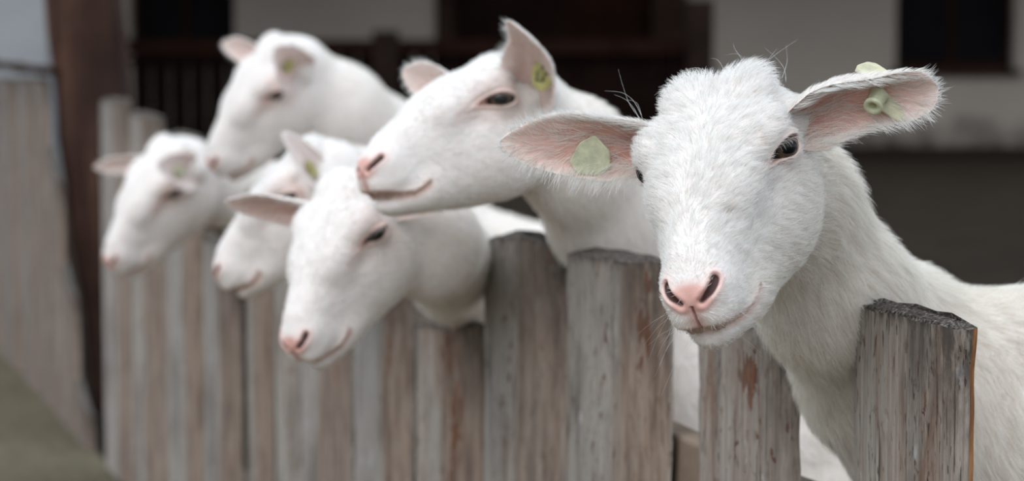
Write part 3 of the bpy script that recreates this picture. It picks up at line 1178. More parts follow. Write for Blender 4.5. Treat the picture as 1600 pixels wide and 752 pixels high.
def head_paint(q0, col, dens, leng):
    q = q0.copy()
    q[:, 1] = np.abs(q[:, 1])
    x, y, z = q.T
    hd = (x > -.11) & (y < .09)
    eo, n, u, v = eye_open(q)
    en = (n > -.004) & (n < .03) & (np.abs(u) < .05)
    rim = np.exp(-(np.maximum(eo, 0) / .0026) ** 2) * en
    col = mixc(col, (.66, .38, .31), rim * .65)
    col = mixc(col, (.16, .075, .06), (eo < .0006) * en * .9)
    # inner corner, orange pink
    ic = q - (EYE_C + EYE_U * .0180 + EYE_N * .012 - EYE_V * .004)
    icd = np.sqrt((ic @ EYE_U / .0085) ** 2 + (ic @ EYE_V / .0042) ** 2 + (ic @ EYE_N / .01) ** 2)
    col = mixc(col, (.72, .36, .24), np.exp(-icd ** 2) * .9)
    dens = dens * np.clip((eo - .0004) / .0016, 0, 1) ** (1.0 * en)
    dens = dens * (1 - .85 * np.exp(-icd ** 2))
    leng = leng * (1 - .55 * np.exp(-(np.maximum(eo, 0) / .008) ** 2) * en)
    # nose
    dn = polyd(q, NOSTRIL)
    npd = np.sqrt(((x - .152) / .020) ** 2 + (y / .026) ** 2 + ((z + .010) / .0165) ** 2)
    pink = np.exp(-np.maximum(npd - .50, 0) ** 2 / .07) * (x > .11)
    pink = np.maximum(pink, np.exp(-(dn / .0070) ** 2) * (x > .115))
    phil = np.exp(-(y / .0075) ** 2) * (z < -.01) * (z > -.04) * (x > .135)
    pink = np.maximum(pink, phil * .75)
    col = mixc(col, PINK, pink * .92)
    sk = head_sdf(q0, fine=False)
    col = mixc(col, (.055, .02, .018), np.clip((-sk - .0008) / .0012, 0, 1) * (dn < .012) * (x > .115))
    col = mixc(col, (.42, .16, .17), np.exp(-(y / .0011) ** 2) * (z < -.015) * (z > -.038) * (x > .14) * .8)
    dm = polyd(np.stack([x, 0 * x, z], 1), MOUTH)
    fr = np.clip((x - .096) / .006, 0, 1) * (y < .045)
    col = mixc(col, (.66, .42, .34), fr * np.exp(-(dm / .0055) ** 2) * .95)
    col = mixc(col, (.27, .13, .10), fr * np.exp(-(dm / .0014) ** 2) * .85)
    dens = dens * (1 - .97 * np.clip(pink * 1.25, 0, 1))
    dens = dens * (1 - .96 * fr * np.exp(-(dm / .0046) ** 2))
    muz = np.clip((x - .09) / .05, 0, 1)
    leng = leng * (1 - .62 * muz)
    # pinkish skin showing on the brows and around the eyes
    col = mixc(col, (.80, .58, .52), .5 * np.exp(-(np.maximum(eo, 0) / .02) ** 2) * en)
    # crown
    crown = .35 * np.exp(-(((x + .07) / .022) ** 2 + (y / .045) ** 2 + ((z - .055) / .03) ** 2))
    leng = leng * (1 + 1.1 * crown)
    return col, dens, leng


def make_ear(base, tip, opn, W, cup0=1.5, cup1=.55, sag=.0, curl=0.0, nt=44, nv=22, thick=.0028, bend=None, fold=0.0, prof_=None, pale=0.0):
    """leaf shaped ear: returns verts, tris, colours, hair density, hair length, comb direction"""
    base, tip, opn = map(lambda a: np.asarray(a, float), (base, tip, opn))
    e = tip - base
    L = np.linalg.norm(e)
    e /= L
    n = opn - e * (opn @ e)
    n /= np.linalg.norm(n)
    w = np.cross(n, e)
    T = np.linspace(0, 1, nt)
    prof = np.interp(T, [0, .08, .2, .36, .52, .68, .82, .92, .97, 1.0], prof_ or [.62, .70, .86, .98, 1.0, .90, .68, .42, .25, .04]) * W
    phi = np.interp(T, [0, .25, .6, 1], [cup0, cup0 * .55 + cup1 * .45, cup1, cup1 * .6])
    Vg = np.linspace(-1, 1, nv)
    ins, out, cIn, cOut, dens, lens, comb = [], [], [], [], [], [], []
    for i, t in enumerate(T):
        c = base + e * (L * t) - n * (sag * math.sin(math.pi * t)) + n * curl * t ** 2.5
        if bend is not None:
            c = c + np.asarray(bend) * math.sin(math.pi * t)
        R = prof[i] / math.sin(min(phi[i], 1.57)) if phi[i] < 1.57 else prof[i]
        for v in Vg:
            a = phi[i] * v
            r_ = R * (1 + .05 * math.sin(v * 5 + t * 9))
            p = c + w * (r_ * math.sin(a)) + n * (R * (1 - math.cos(a)))
            if fold and v > .3:
                k = (v - .3) / .7
                p = p + n * fold * k * k * math.sin(math.pi * min(1, t * 1.05)) - w * fold * .6 * k * k * math.sin(math.pi * min(1, t * 1.05))
            # ripples of cartilage inside
            p = p + n * .0011 * math.sin(v * 11) * math.exp(-((t - .3) / .25) ** 2)
            nn = n * math.cos(a) - w * math.sin(a)
            ed = math.sqrt(max(0, 1 - abs(v) ** 6)) * min(1, (1 - t) * 14 + .15)
            ins.append(p + nn * thick * .5 * ed)
            out.append(p - nn * thick * .5 * ed)
            inner = (1 - abs(v) ** 3) * (1 - t ** 4)
            streak = .5 + .5 * math.sin(v * 9 + 2 * math.sin(t * 8))
            ci = np.array([.84, .72, .67]) * (1 - inner) + np.array([.70, .40, .32]) * inner
            ci = ci * (1 - .14 * streak * inner)
            deep = math.exp(-(t / .22) ** 2) * (1 - abs(v) ** 2)
            ci = ci * (1 - .7 * deep) + np.array([.30, .10, .09]) * .7 * deep
            ci = ci * (1 - pale) + np.array([.86, .77, .73]) * pale
            cIn.append(ci)
            cOut.append(np.array([.84, .73, .68]))
            dens.append((.07 + .38 * abs(math.sin(v * 6 + 1 + t * 3)) ** 2 + .7 * abs(v) ** 3, 1.0))
            lens.append((2.0 * (1 - .5 * t), .7))
            comb.append((e * .7 - w * np.sign(v) * .0 + w * v * .9, e))
    nI = len(ins)
    V = np.array(ins + out)
    F = []
    for i in range(nt - 1):
        for j in range(nv - 1):
            a, b, c, d = i * nv + j, i * nv + j + 1, (i + 1) * nv + j + 1, (i + 1) * nv + j
            F += [(a, b, c), (a, c, d)]
            F += [(nI + a, nI + c, nI + b), (nI + a, nI + d, nI + c)]
    for i in range(nt - 1):
        for j, fl in ((0, 0), (nv - 1, 1)):
            a, b = i * nv + j, (i + 1) * nv + j
            q = (a, b, nI + b, nI + a)
            if fl:
                q = q[::-1]
            F += [(q[0], q[1], q[2]), (q[0], q[2], q[3])]
    for i in (0, nt - 1):
        for j in range(nv - 1):
            a, b = i * nv + j, i * nv + j + 1
            q = (a, nI + a, nI + b, b)
            if i:
                q = q[::-1]
            F += [(q[0], q[1], q[2]), (q[0], q[2], q[3])]
    F = np.array(F)
    # orient so that the inner shell looks along n
    fn = np.cross(V[F[0, 1]] - V[F[0, 0]], V[F[0, 2]] - V[F[0, 0]])
    if fn @ n < 0:
        F = F[:, ::-1]
    col = np.array(cIn + cOut)
    dn = np.array([a for a, _ in dens] + [b for _, b in dens])
    ln = np.array([a for a, _ in lens] + [b for _, b in lens])
    cm = np.array([a for a, _ in comb] + [b for _, b in comb])

    def surf(t, v, off=0.0):
        i = min(nt - 1, int(round(t * (nt - 1))))
        j = min(nv - 1, int(round((v + 1) / 2 * (nv - 1))))
        a = phi[i] * v
        nn = n * math.cos(a) - w * math.sin(a)
        return V[i * nv + j] + nn * off, nn, e, w * math.cos(a) + n * math.sin(a)
    return V, F, col, dn, ln, cm, surf


def grow_fur(name, V, F, N, dens, leng, comb, per_m2, rad, parent, seed, lift=.42, npts=4, extra=None, cream=None):
    rng = np.random.default_rng(seed)
    A = np.linalg.norm(np.cross(V[F[:, 1]] - V[F[:, 0]], V[F[:, 2]] - V[F[:, 0]]), axis=1) / 2
    fd = dens[F].mean(1)
    want = A * fd * per_m2
    cum = np.cumsum(want)
    n = int(cum[-1])
    f = np.searchsorted(cum, rng.random(n) * cum[-1])
    f = np.minimum(f, len(F) - 1)
    a, b = rng.random(n), rng.random(n)
    m = a + b > 1
    a[m], b[m] = 1 - a[m], 1 - b[m]
    c = 1 - a - b
    T = F[f]

    def ip(X):
        if X.ndim == 1:
            return X[T[:, 0]] * c + X[T[:, 1]] * a + X[T[:, 2]] * b
        return X[T[:, 0]] * c[:, None] + X[T[:, 1]] * a[:, None] + X[T[:, 2]] * b[:, None]
    P, Nn, Lg, Cm, Cr = ip(V), ip(N), ip(leng), ip(comb), ip(cream if cream is not None else np.zeros(len(V)))
    Nn /= np.linalg.norm(Nn, axis=1)[:, None] + 1e-9
    # slow swirl so that locks part
    s = P * 95
    sw = np.stack([np.sin(s[:, 1] * 1.1 + 1.3 * np.sin(s[:, 2] * .7)), np.sin(s[:, 2] * 1.0 + 1.7 * np.sin(s[:, 0] * .8)),
                   np.sin(s[:, 0] * .9 + 1.1 * np.sin(s[:, 1] * .9))], 1)
    s2 = P * 330
    sw2 = np.stack([np.sin(s2[:, 1] + 2 * np.sin(s2[:, 2] * .6)), np.sin(s2[:, 2] + 2 * np.sin(s2[:, 0] * .7)), np.sin(s2[:, 0] + 2 * np.sin(s2[:, 1] * .5))], 1)
    Cm = Cm - Nn * (Cm * Nn).sum(1)[:, None]
    Cm /= np.linalg.norm(Cm, axis=1)[:, None] + 1e-9
    Cm = Cm + .22 * sw + .26 * sw2 + rng.normal(0, .13, (n, 3))
    Cm = Cm - Nn * (Cm * Nn).sum(1)[:, None]
    Cm /= np.linalg.norm(Cm, axis=1)[:, None] + 1e-9
    up = (lift + .12 * sw2[:, 0] + rng.normal(0, .10, n))[:, None]
    d0 = Cm + Nn * (up + .25)
    d1 = Cm + Nn * (up * .35)
    d0 /= np.linalg.norm(d0, axis=1)[:, None]
    d1 /= np.linalg.norm(d1, axis=1)[:, None]
    Lg = Lg * rng.uniform(.65, 1.25, n)
    ts = np.linspace(0, 1, npts)
    pos = np.empty((n, npts, 3), np.float32)
    for k, t in enumerate(ts):
        pos[:, k] = P - Nn * .0006 + (d0 * (t - .5 * t * t)[None, None] if False else d0 * (t - .5 * t * t)) * Lg[:, None] + d1 * (.5 * t * t) * Lg[:, None] + (Nn * (-.0) * t)
    rr = (rad * rng.uniform(.75, 1.2, n))[:, None] * np.array([1.0 - .85 * t ** 1.5 for t in ts])[None]
    pos = pos.reshape(-1, 3)
    rr = rr.ravel().astype(np.float32)
    sizes = [npts] * n
    if extra:
        for (pts, r0) in extra:
            sizes.append(len(pts))
            pos = np.concatenate([pos, np.asarray(pts, np.float32)])
            rr = np.concatenate([rr, np.linspace(r0, r0 * .25, len(pts)).astype(np.float32)])
    cu = bpy.data.hair_curves.new(name)
    cu.add_curves(sizes)
    cu.position_data.foreach_set('vector', pos.ravel())
    ra = cu.attributes.get('radius') or cu.attributes.new('radius', 'FLOAT', 'POINT')
    ra.data.foreach_set('value', rr)
    cu.attributes.new('cream', 'FLOAT', 'CURVE').data.foreach_set('value', np.concatenate([Cr, np.zeros(len(sizes) - n)]).astype(np.float32))
    cu.materials.append(FUR)
    o = bpy.data.objects.new(name, cu)
    COL.objects.link(o)
    o.parent = parent
    return n


def eye_part(g, side, parent):
    """eyeball with a bulging cornea"""
    bm = bmesh.new()
    bmesh.ops.create_uvsphere(bm, u_segments=48, v_segments=32, radius=1.0)
    for v in bm.verts:
        r = math.hypot(v.co.x, v.co.y)
        if v.co.z > 0:
            v.co.z += .10 * max(0, 1 - (r / .7) ** 2)
    o = bm_object('eye', bm, [EYE], parent, True)
    m = np.array([1, side, 1])
    c = g.t + g.R @ (EYE_C * m) * g.s
    nz_ = g.R @ (EYE_N * m)
    u = g.R @ (EYE_U * m)
    u = u - nz_ * (u @ nz_)
    # pupil stays near level
    u = u + np.array([0, 0, -1.0]) * (0) 
    u /= np.linalg.norm(u)
    v = np.cross(nz_, u)
    M = np.eye(4)
    M[:3, 0], M[:3, 1], M[:3, 2], M[:3, 3] = u, v, nz_, c
    sc = EYE_R * g.s
    o.matrix_local = Matrix((M @ np.diag([sc, sc, sc, 1])).tolist())
    return o


def plate(outline, thick, frame, mats, name, parent, bulge=0.0):
    """a thin tag plate from a 2-D outline in metres; frame = (centre, x axis, y axis, normal)"""
    c, ax, ay, an = frame
    bm = bmesh.new()
    n = len(outline)
    rows = []
    for k, (sc, z) in enumerate(((.94, 0), (1.0, thick * .25), (1.0, thick * .75), (.94, thick))):
        rows.append([bm.verts.new(c + ax * (x * sc) + ay * (y * sc) + an * (z - bulge * (x * x + y * y))) for x, y in outline])
    for a, b in zip(rows[:-1], rows[1:]):
        for i in range(n):
            bm.faces.new((a[i], a[(i + 1) % n], b[(i + 1) % n], b[i]))
    for rw, rev in ((rows[0], True), (rows[-1], False)):
        f = bm.faces.new(rw[::-1] if rev else rw)
    bmesh.ops.recalc_face_normals(bm, faces=bm.faces)
    return bm_object(name, bm, mats, parent, False)


def rounded(pts, r=.25, seg=4):
    out = []
    n = len(pts)
    for i in range(n):
        p0, p1, p2 = map(np.array, (pts[i - 1], pts[i], pts[(i + 1) % n]))
        a, b = p1 + (p0 - p1) * r, p1 + (p2 - p1) * r
        for k in range(seg + 1):
            t = k / seg
            out.append(tuple((1 - t) ** 2 * a + 2 * t * (1 - t) * p1 + t * t * b))
    return out


def stud(c, axis, r, L, parent, mat, flange=1.0):
    axis = axis / np.linalg.norm(axis)
    tmp = np.array([0, 0, 1.0]) if abs(axis[2]) < .9 else np.array([1.0, 0, 0])
    a = np.cross(axis, tmp)
    a /= np.linalg.norm(a)
    b = np.cross(axis, a)
    bm = bmesh.new()
    prof = [(0, r * .9 * flange), (.12 * L, r * flange), (.2 * L, r * .86), (.75 * L, r * .8), (.82 * L, r * .95), (.97 * L, r * .92), (L, r * .7), (L * .9, r * .42), (L * .5, r * .36)]
    rows = [[bm.verts.new(c + axis * z + (a * math.cos(t) + b * math.sin(t)) * rr) for t in np.linspace(0, 2 * math.pi, 21)[:-1]] for z, rr in prof]
    for p, q in zip(rows[:-1], rows[1:]):
        for i in range(20):
            bm.faces.new((p[i], p[(i + 1) % 20], q[(i + 1) % 20], q[i]))
    bm.faces.new(rows[0][::-1])
    bm.faces.new(rows[-1])
    return bm_object('tag_stud', bm, [mat], parent, True)


def build_goat(g):
    root = bpy.data.objects.new('goat', None)
    COL.objects.link(root)
    g.t, g.R = np.array(g.t), np.array(g.R)
    # orthonormal clean-up
    uu, _, vv = np.linalg.svd(g.R)
    g.R = uu @ vv
    g.lat = np.array(g.latv, float)
    g.lat -= g.lat[2] * np.array([0, 0, 1.0]) * 0
    g.lat /= np.linalg.norm(g.lat)
    fn = lambda P: goat_field(g, P, False)
    ff = lambda P: goat_field(g, P, True)
    # bounds
    cor = [g.C + g.D * a + g.Y * b for a in (-.15, .9) for b in (-.24, .24)]
    hc = g.t
    lo = np.minimum(np.min(cor, 0), hc - .24)
    hi = np.maximum(np.max(cor, 0), hc + .24)
    for p, r in zip(g.neck, g.nr):
        lo = np.minimum(lo, p - r - .02)
        hi = np.maximum(hi, p + r + .02)
    lo[2] = .03
    hi[2] = max(hi[2], g.C[2] + .25)
    V, Q = surface_nets(fn, lo, hi, g.h)
    F = np.concatenate([Q[:, [0, 1, 2]], Q[:, [0, 2, 3]]])
    # outward orientation
    vol = (V[F[:, 0]] * np.cross(V[F[:, 1]], V[F[:, 2]])).sum()
    if vol < 0:
        F = F[:, ::-1]
    V = relax(V, F, 2)
    V = project(fn, V, 2)

    def hl(P):
        return ((P - g.t) @ g.R) / g.s

    for lev in range(g.levels):
        ct = hl(V[F].mean(1))
        ax, ay, az = ct[:, 0], np.abs(ct[:, 1]), ct[:, 2]
        if lev == 0:
            sel = (ax > -.13) & (ax < .18) & (ay < .10) & (np.abs(az) < .11)
        elif lev == 1:
            sel = (ax > -.09) & (ax < .18) & (ay < .085) & (az < .075) & (az > -.09)
        else:
            eo, n, u, v = eye_open(np.stack([ax, ay, az], 1))
            sel = (np.abs(eo) < .008) & (n > -.002) & (n < .03) & (np.abs(u) < .03)
            sel |= (ax > .09) & (ay < .06) & (np.abs(az) < .08) if lev == 2 else (ax > .115) & (polyd(np.stack([ax, ay, az], 1), NOSTRIL) < .011)
            if lev == 3:
                sel |= (polyd(np.stack([ax, 0 * ax, az], 1), MOUTH) < .004) & (ay < .05)
        V, F = refine(V, F, sel)
        V = project(ff, V, 2)
        hm = (np.abs(hl(V)) < .2).all(1).astype(float)
        V = relax(V, F, 1, .35, hm)
        V = project(ff, V, 1)
    # per-vertex paint, hair density / length / direction
    q = hl(V)
    col = np.tile(WHITE, (len(V), 1))
    dens = np.ones(len(V))
    leng = np.ones(len(V))
    hw = np.clip(1 - (np.linalg.norm(q - np.array([.03, 0, -.01]), axis=1) - .11) / .06, 0, 1)
    inh = (np.abs(q) < np.array([.2, .12, .12])).all(1)
    c2, d2, l2 = head_paint(q[inh], col[inh], dens[inh], leng[inh])
    col[inh], dens[inh], leng[inh] = c2, d2, l2
    X, Yh, Zh = g.R.T
    # head: backwards and outwards; the blaze below the eyes falls towards the nose
    side = np.tanh(q[:, 1] / .02)
    ch = -X[None] * np.where(q[:, 0] > .02, .75, .55)[:, None] + np.outer(side, Yh) * .55 + np.outer(np.where(q[:, 2] < -.02, -.5, .0), Zh)
    whorl = np.exp(-((q[:, 0] - .01) / .03) ** 2)[:, None]
    ch = ch + whorl * np.outer(side, Yh) * .5
    # body: along the back and down
    Lb = np.stack([(V - g.C) @ g.D, (V - g.C) @ g.Y, V[:, 2] - g.C[2]], 1)
    nd = g.neck[-1] - g.neck[0]
    nd = nd / np.linalg.norm(nd)
    wb = np.clip(Lb[:, 0] / .12 + .9, 0, 1)[:, None]
    cb = nd[None] * (1 - wb) + g.D[None] * wb + np.array([0, 0, -.55])[None]
    comb = ch * hw[:, None] + cb * (1 - hw[:, None])
    leng = leng * (g.hair * hw + g.hair * 1.7 * (1 - hw))
    legm = (V[:, 2] < .5)
    leng[legm] *= .6
    dens = dens * (hw + (1 - hw) * .62)
    hoof = V[:, 2] < .05
    col[hoof] = (.10, .08, .06)
    dens[hoof] = 0
    parts = [(V, F, col, dens, leng, comb, 1 - hw * np.clip(1.0 + q[:, 2] / .07, .15, 1))]
    surfs = []
    off = len(V)
    for ed in g.ears:
        b = g.t + g.R @ (np.array(ed['base']) * g.s)
        ev, ef, ec, edn, eln, ecm, sf = make_ear(b, ed['tip'], ed['open'], ed['W'], ed.get('cup0', 1.4), ed.get('cup1', .55),
                                                 ed.get('sag', 0), ed.get('curl', 0), bend=ed.get('bend'), fold=ed.get('fold', 0), prof_=ed.get('prof'), pale=ed.get('pale', 0))
        parts.append((ev, ef + off, ec, edn * ed.get('dens', 1), eln * g.hair, ecm, np.full(len(ev), .25)))
        off += len(ev)
        surfs.append(sf)
    V = np.concatenate([p[0] for p in parts])
    F = np.concatenate([p[1] for p in parts])
    col, dens, leng, comb, cream = [np.concatenate([p[k] for p in parts]) for k in (2, 3, 4, 5, 6)]
    me = bpy.data.meshes.new('body')
    me.vertices.add(len(V))
    me.vertices.foreach_set('co', V.ravel())
    me.loops.add(len(F) * 3)
    me.loops.foreach_set('vertex_index', F.ravel())
    me.polygons.add(len(F))
    me.polygons.foreach_set('loop_start', np.arange(len(F)) * 3)
    me.polygons.foreach_set('loop_total', np.full(len(F), 3))
    me.polygons.foreach_set('use_smooth', np.ones(len(F), bool))
    me.update(calc_edges=True)
    me.validate()
    ca = me.color_attributes.new('tint', 'FLOAT_COLOR', 'POINT')
    ca.data.foreach_set('color', np.concatenate([col, np.ones((len(col), 1))], 1).ravel())
    me.materials.append(SKIN)
    body = bpy.data.objects.new('body', me)
    COL.objects.link(body)
    body.parent = root
    for s_ in (1, -1):
        eye_part(g, s_, root)
    if g.fur:
        N = vnormals(V, F)
        ex = g.extra(g) if g.extra else None
        n = grow_fur('fur', V, F, N, dens, leng, comb, g.fur, g.rad, root, g.seed, extra=ex, npts=g.npts, cream=cream)
        print('GOAT', g.seed, 'tris', len(F), 'hairs', n)
    g.root = root
    g.surfs = surfs
    tag(root, g.label, 'goat', 'white goats looking over the fence')
    return g


def tip_from(base, px, py, L, sign=-1):
    """point seen at pixel (px, py) whose distance from base is L (sign -1: nearer the camera than the base)"""
    Z0 = depth_of(base)
    a = at(px, py, 1.0) - CAM
    # |CAM + a Z - base| = L
    o = CAM - base
    A, B_, C_ = a @ a, 2 * (a @ o), o @ o - L * L
    disc = B_ * B_ - 4 * A * C_
    if disc <= 0:
        return CAM + a * (-B_ / (2 * A))
    return CAM + a * ((-B_ + sign * math.sqrt(disc)) / (2 * A))


def lashes(g, n=34, seed=3, sides=(1, -1)):
    rnd = random.Random(seed)
    out = []
    for side in sides:
        m = np.array([1, side, 1])
        for k in range(n):
            u = -.0095 + .019 * k / (n - 1) + rnd.uniform(-.0004, .0004)
            v = .0064 * math.sqrt(max(0, 1 - (u / .0135) ** 2)) - .10 * u - 9 * max(u, 0) ** 2
            p0 = EYE_C + EYE_U * u + EYE_V * (v + .0008) + EYE_N * (math.sqrt(max(1e-9, (EYE_R + .0010) ** 2 - u * u - v * v)))
            L = rnd.uniform(.007, .011)
            d = EYE_N * .80 + EYE_V * .12 + EYE_U * (u * 28) + EYE_V * rnd.uniform(-.15, .15)
            pts = []
            for t in (0, .33, .66, 1):
                q = p0 + d * L * t + EYE_V * (-.0045 * t * t) + EYE_N * (.0004)
                pts.append(g.t + g.R @ (q * m) * g.s)
            out.append((pts, .00011))
    return out


def strand_px(p, Z, dz=0.0):
    n = len(p)
    P = [at(x, y, Z + dz * i / (n - 1)) for i, (x, y) in enumerate(p)]
    # smooth through quadratic sampling
    out = []
    for i in range(n - 1):
        for t in (0, .33, .66):
            a = P[max(i - 1, 0)]
            b, c, d = P[i], P[i + 1], P[min(i + 2, n - 1)]
            out.append(.5 * (2 * b + (c - a) * t + (2 * a - 5 * b + 4 * c - d) * t * t + (3 * b - a - 3 * c + d) * t ** 3))
    out.append(P[-1])
    return out


def extras_front(g):
    out = lashes(g, 15)
    for p in ([(1000, 185), (985, 165), (975, 140), (966, 108)], [(1001, 192), (992, 172), (978, 156), (960, 148)],
              [(1002, 180), (990, 158), (972, 145), (945, 142)], [(1004, 188), (1000, 172), (994, 160), (980, 156)],
              [(1170, 108), (1160, 90), (1150, 84), (1134, 86)], [(1165, 104), (1156, 88), (1148, 76), (1146, 68)],
              [(1196, 106), (1204, 92), (1222, 78), (1246, 62)], [(1200, 108), (1198, 98), (1206, 86), (1214, 76)],
              [(1228, 128), (1226, 110), (1216, 94), (1194, 74)], [(1222, 122), (1228, 104), (1230, 92), (1228, 70)],
              [(1275, 152), (1279, 142), (1281, 132), (1279, 124)], [(1105, 112), (1090, 106), (1076, 108), (1062, 112)],
              [(1130, 108), (1125, 98), (1118, 92), (1108, 92)]):
        out.append((strand_px(p, 1.955, .01), .00012))
    rnd = random.Random(8)
    # chin and lip whiskers
    for k in range(34):
        a = rnd.uniform(.130, .160)
        side = rnd.choice((-1, -1, -1, 1))
        q = np.array([a - .01, side * rnd.uniform(.012, .026), rnd.uniform(-.062, -.026)])
        d = np.array([.25, side * 1.0, rnd.uniform(-.9, .1)])
        L = rnd.uniform(.015, .032)
        pts = [g.t + g.R @ ((q + d * L * t + np.array([0, 0, -.010 * t * t])) * 1.0) * g.s for t in (0, .3, .6, 1)]
        out.append((pts, .00008))
    # long wisps below the ear (image right)
    for k in range(10):
        q = np.array([-.03 + rnd.uniform(-.01, .01), .060, -.005 + rnd.uniform(-.01, .01)])
        d = np.array([rnd.uniform(.1, .5), .35, rnd.uniform(-.4, .1)])
        L = rnd.uniform(.02, .035)
        pts = [g.t + g.R @ (q + d * L * t + np.array([0, 0, -.006 * t * t])) * g.s for t in (0, .3, .6, 1)]
        out.append((pts, .00009))
    # inner ear tufts
    for sf, n in ((g_tmp['sfs'][0], 0),) if False else ():
        pass
    return out


POSES = {
    1: (0.99714, [[-0.22877, 0.90758, -0.35209], [-0.8212, -0.37414, -0.43087], [-0.52278, 0.19057, 0.8309]], [0.16336, 1.89889, 1.00651]),
    2: (1.01002, [[-0.75384, 0.58915, -0.2909], [-0.59072, -0.80155, -0.09258], [-0.28772, 0.10205, 0.95226]], [-0.04269, 2.61808, 1.02605]),
    3: (0.95491, [[-0.39426, 0.78375, -0.47989], [-0.57516, -0.61771, -0.5363], [-0.71676, 0.06457, 0.69432]], [-0.18991, 2.72627, 0.87948]),
    4: (0.9805, [[-0.75466, 0.11506, -0.64595], [-0.0279, -0.98924, -0.14361], [-0.65552, -0.09035, 0.74975]], [-0.30035, 3.29835, 0.88819]),
    5: (1.02665, [[-0.6431, 0.47655, -0.59944], [-0.16334, -0.85013, -0.50061], [-0.74816, -0.22403, 0.62455]], [-0.40456, 3.99992, 1.0175]),
    6: (1.06, [[-0.57644, 0.63146, -0.51862], [-0.30247, -0.75449, -0.58246], [-0.7591, -0.17889, 0.62592]], [-0.63039, 4.31659, 0.83152]),
}
EARB = (-.046, .052, .004)
BLUNT = [.50, .74, .98, 1.0, .92, .86, .82, .66, .44, .10]
TRI = [.70, .92, 1.05, 1.0, .88, .70, .50, .32, .20, .05]

# id: neck points (px, py, Z, radius), chest (fence px, metres behind the fence, height), ears, label, detail
HERD = {
    1: dict(neck=[(1236, 325, 2.005, .051), (1302, 460, 2.06, .058), (1395, 570, 2.17, .081), (1530, 672, 2.2, .114)], chest=(1302, .215, .715),
            ears=[dict(side=-1, tip=(781, 223), L=.128, sg=-1, open=(-.05, -1, -.18), W=.0275, cup0=1.5, cup1=.62, bend=(0, 0, .001)),
                  dict(side=1, tip=(1464, 133), L=.112, sg=-1, open=(.10, -1, -.25), W=.0270, cup0=1.6, cup1=1.0, curl=.008, fold=.008, bend=(-.004, 0, .007), prof=BLUNT)],
            label='large sharp white goat gazing at the viewer, behind the right-hand picket',
            h=.0062, levels=4, fur=560000, rad=.00015, hair=.0115, open=1.0, npts=5),
    2: dict(neck=[(893, 245, 2.68, .060), (960, 335, 2.76, .072), (1026, 450, 2.86, .094)], chest=(903, .19, .59),
            ears=[dict(side=1, tip=(797, 33), L=.135, sg=-1, open=(-.55, -1, .05), W=.036, cup0=1.1, cup1=.45, bend=(.014, 0, .006), prof=TRI, pale=.6),
                  dict(side=-1, tip=(628, 112), L=.105, sg=1, open=(-.35, -1, -.25), W=.0265, cup0=1.3, cup1=.5, pale=.5)],
            label='white goat in profile with smiling mouth and one ear raised to a point',
            h=.0072, levels=3, fur=230000, rad=.00019, hair=.0075, open=.80, npts=4),
    3: dict(neck=[(668, 385, 2.80, .056), (722, 428, 3.12, .060), (816, 474, 3.40, .082)], chest=(740, .20, .60),
            ears=[dict(side=1, tip=(745, 285), L=.10, sg=1, open=(0, -1, -.1), W=.020),
                  dict(side=-1, tip=(353, 316), L=.125, sg=1, open=(-.1, -.75, -.65), W=.0235, cup0=1.3, cup1=.5, pale=.3)],
            label='white goat with lowered head and half-closed eye, its muzzle lowest of all',
            h=.0075, levels=3, fur=200000, rad=.0002, hair=.0075, open=.70, npts=4),
    4: dict(neck=[(560, 300, 3.42, .055), (632, 340, 3.64, .064)], chest=(520, .18, .60),
            ears=[dict(side=1, tip=(440, 208), L=.11, sg=-1, open=(.1, -.8, .6), W=.026, cup0=1.0, cup1=.45, prof=TRI, pale=.85),
                  dict(side=-1, tip=(540, 235), L=.08, sg=1, open=(-.1, -1, -.3), W=.022)],
            label='white goat with its eye hidden behind another goat\'s flat ear, muzzle and crown showing',
            h=.008, levels=2, fur=110000, rad=.00026, hair=.0075, open=.8, npts=3),
    5: dict(neck=[(528, 172, 4.05, .074), (585, 230, 4.14, .086), (650, 310, 4.25, .10)], chest=(440, .25, .62),
            ears=[dict(side=1, tip=(430, 74), L=.105, sg=-1, open=(.1, -1, .15), W=.036, cup0=1.0, cup1=.45, prof=TRI, pale=.7),
                  dict(side=-1, tip=(346, 68), L=.09, sg=1, open=(-.2, -1, -.2), W=.022, pale=.6)],
            label='blurred white goat holding its head above the leftmost goat, ear folded back',
            h=.008, levels=2, fur=110000, rad=.00026, hair=.0075, open=.75, npts=3),
    6: dict(neck=[(335, 298, 4.42, .058), (395, 308, 4.56, .066), (470, 325, 4.72, .085)], chest=(372, .20, .60),
            ears=[dict(side=1, tip=(245, 258), L=.10, sg=-1, open=(.1, -1, .2), W=.033, cup0=1.0, cup1=.45, prof=TRI, pale=.8),
                  dict(side=-1, tip=(147, 262), L=.12, sg=1, open=(-.2, -1, -.5), W=.020, pale=.7)],
            label='leftmost blurred white goat, head hanging beside the dark timber post',
            h=.008, levels=2, fur=110000, rad=.00026, hair=.0075, open=.7, npts=3),
}


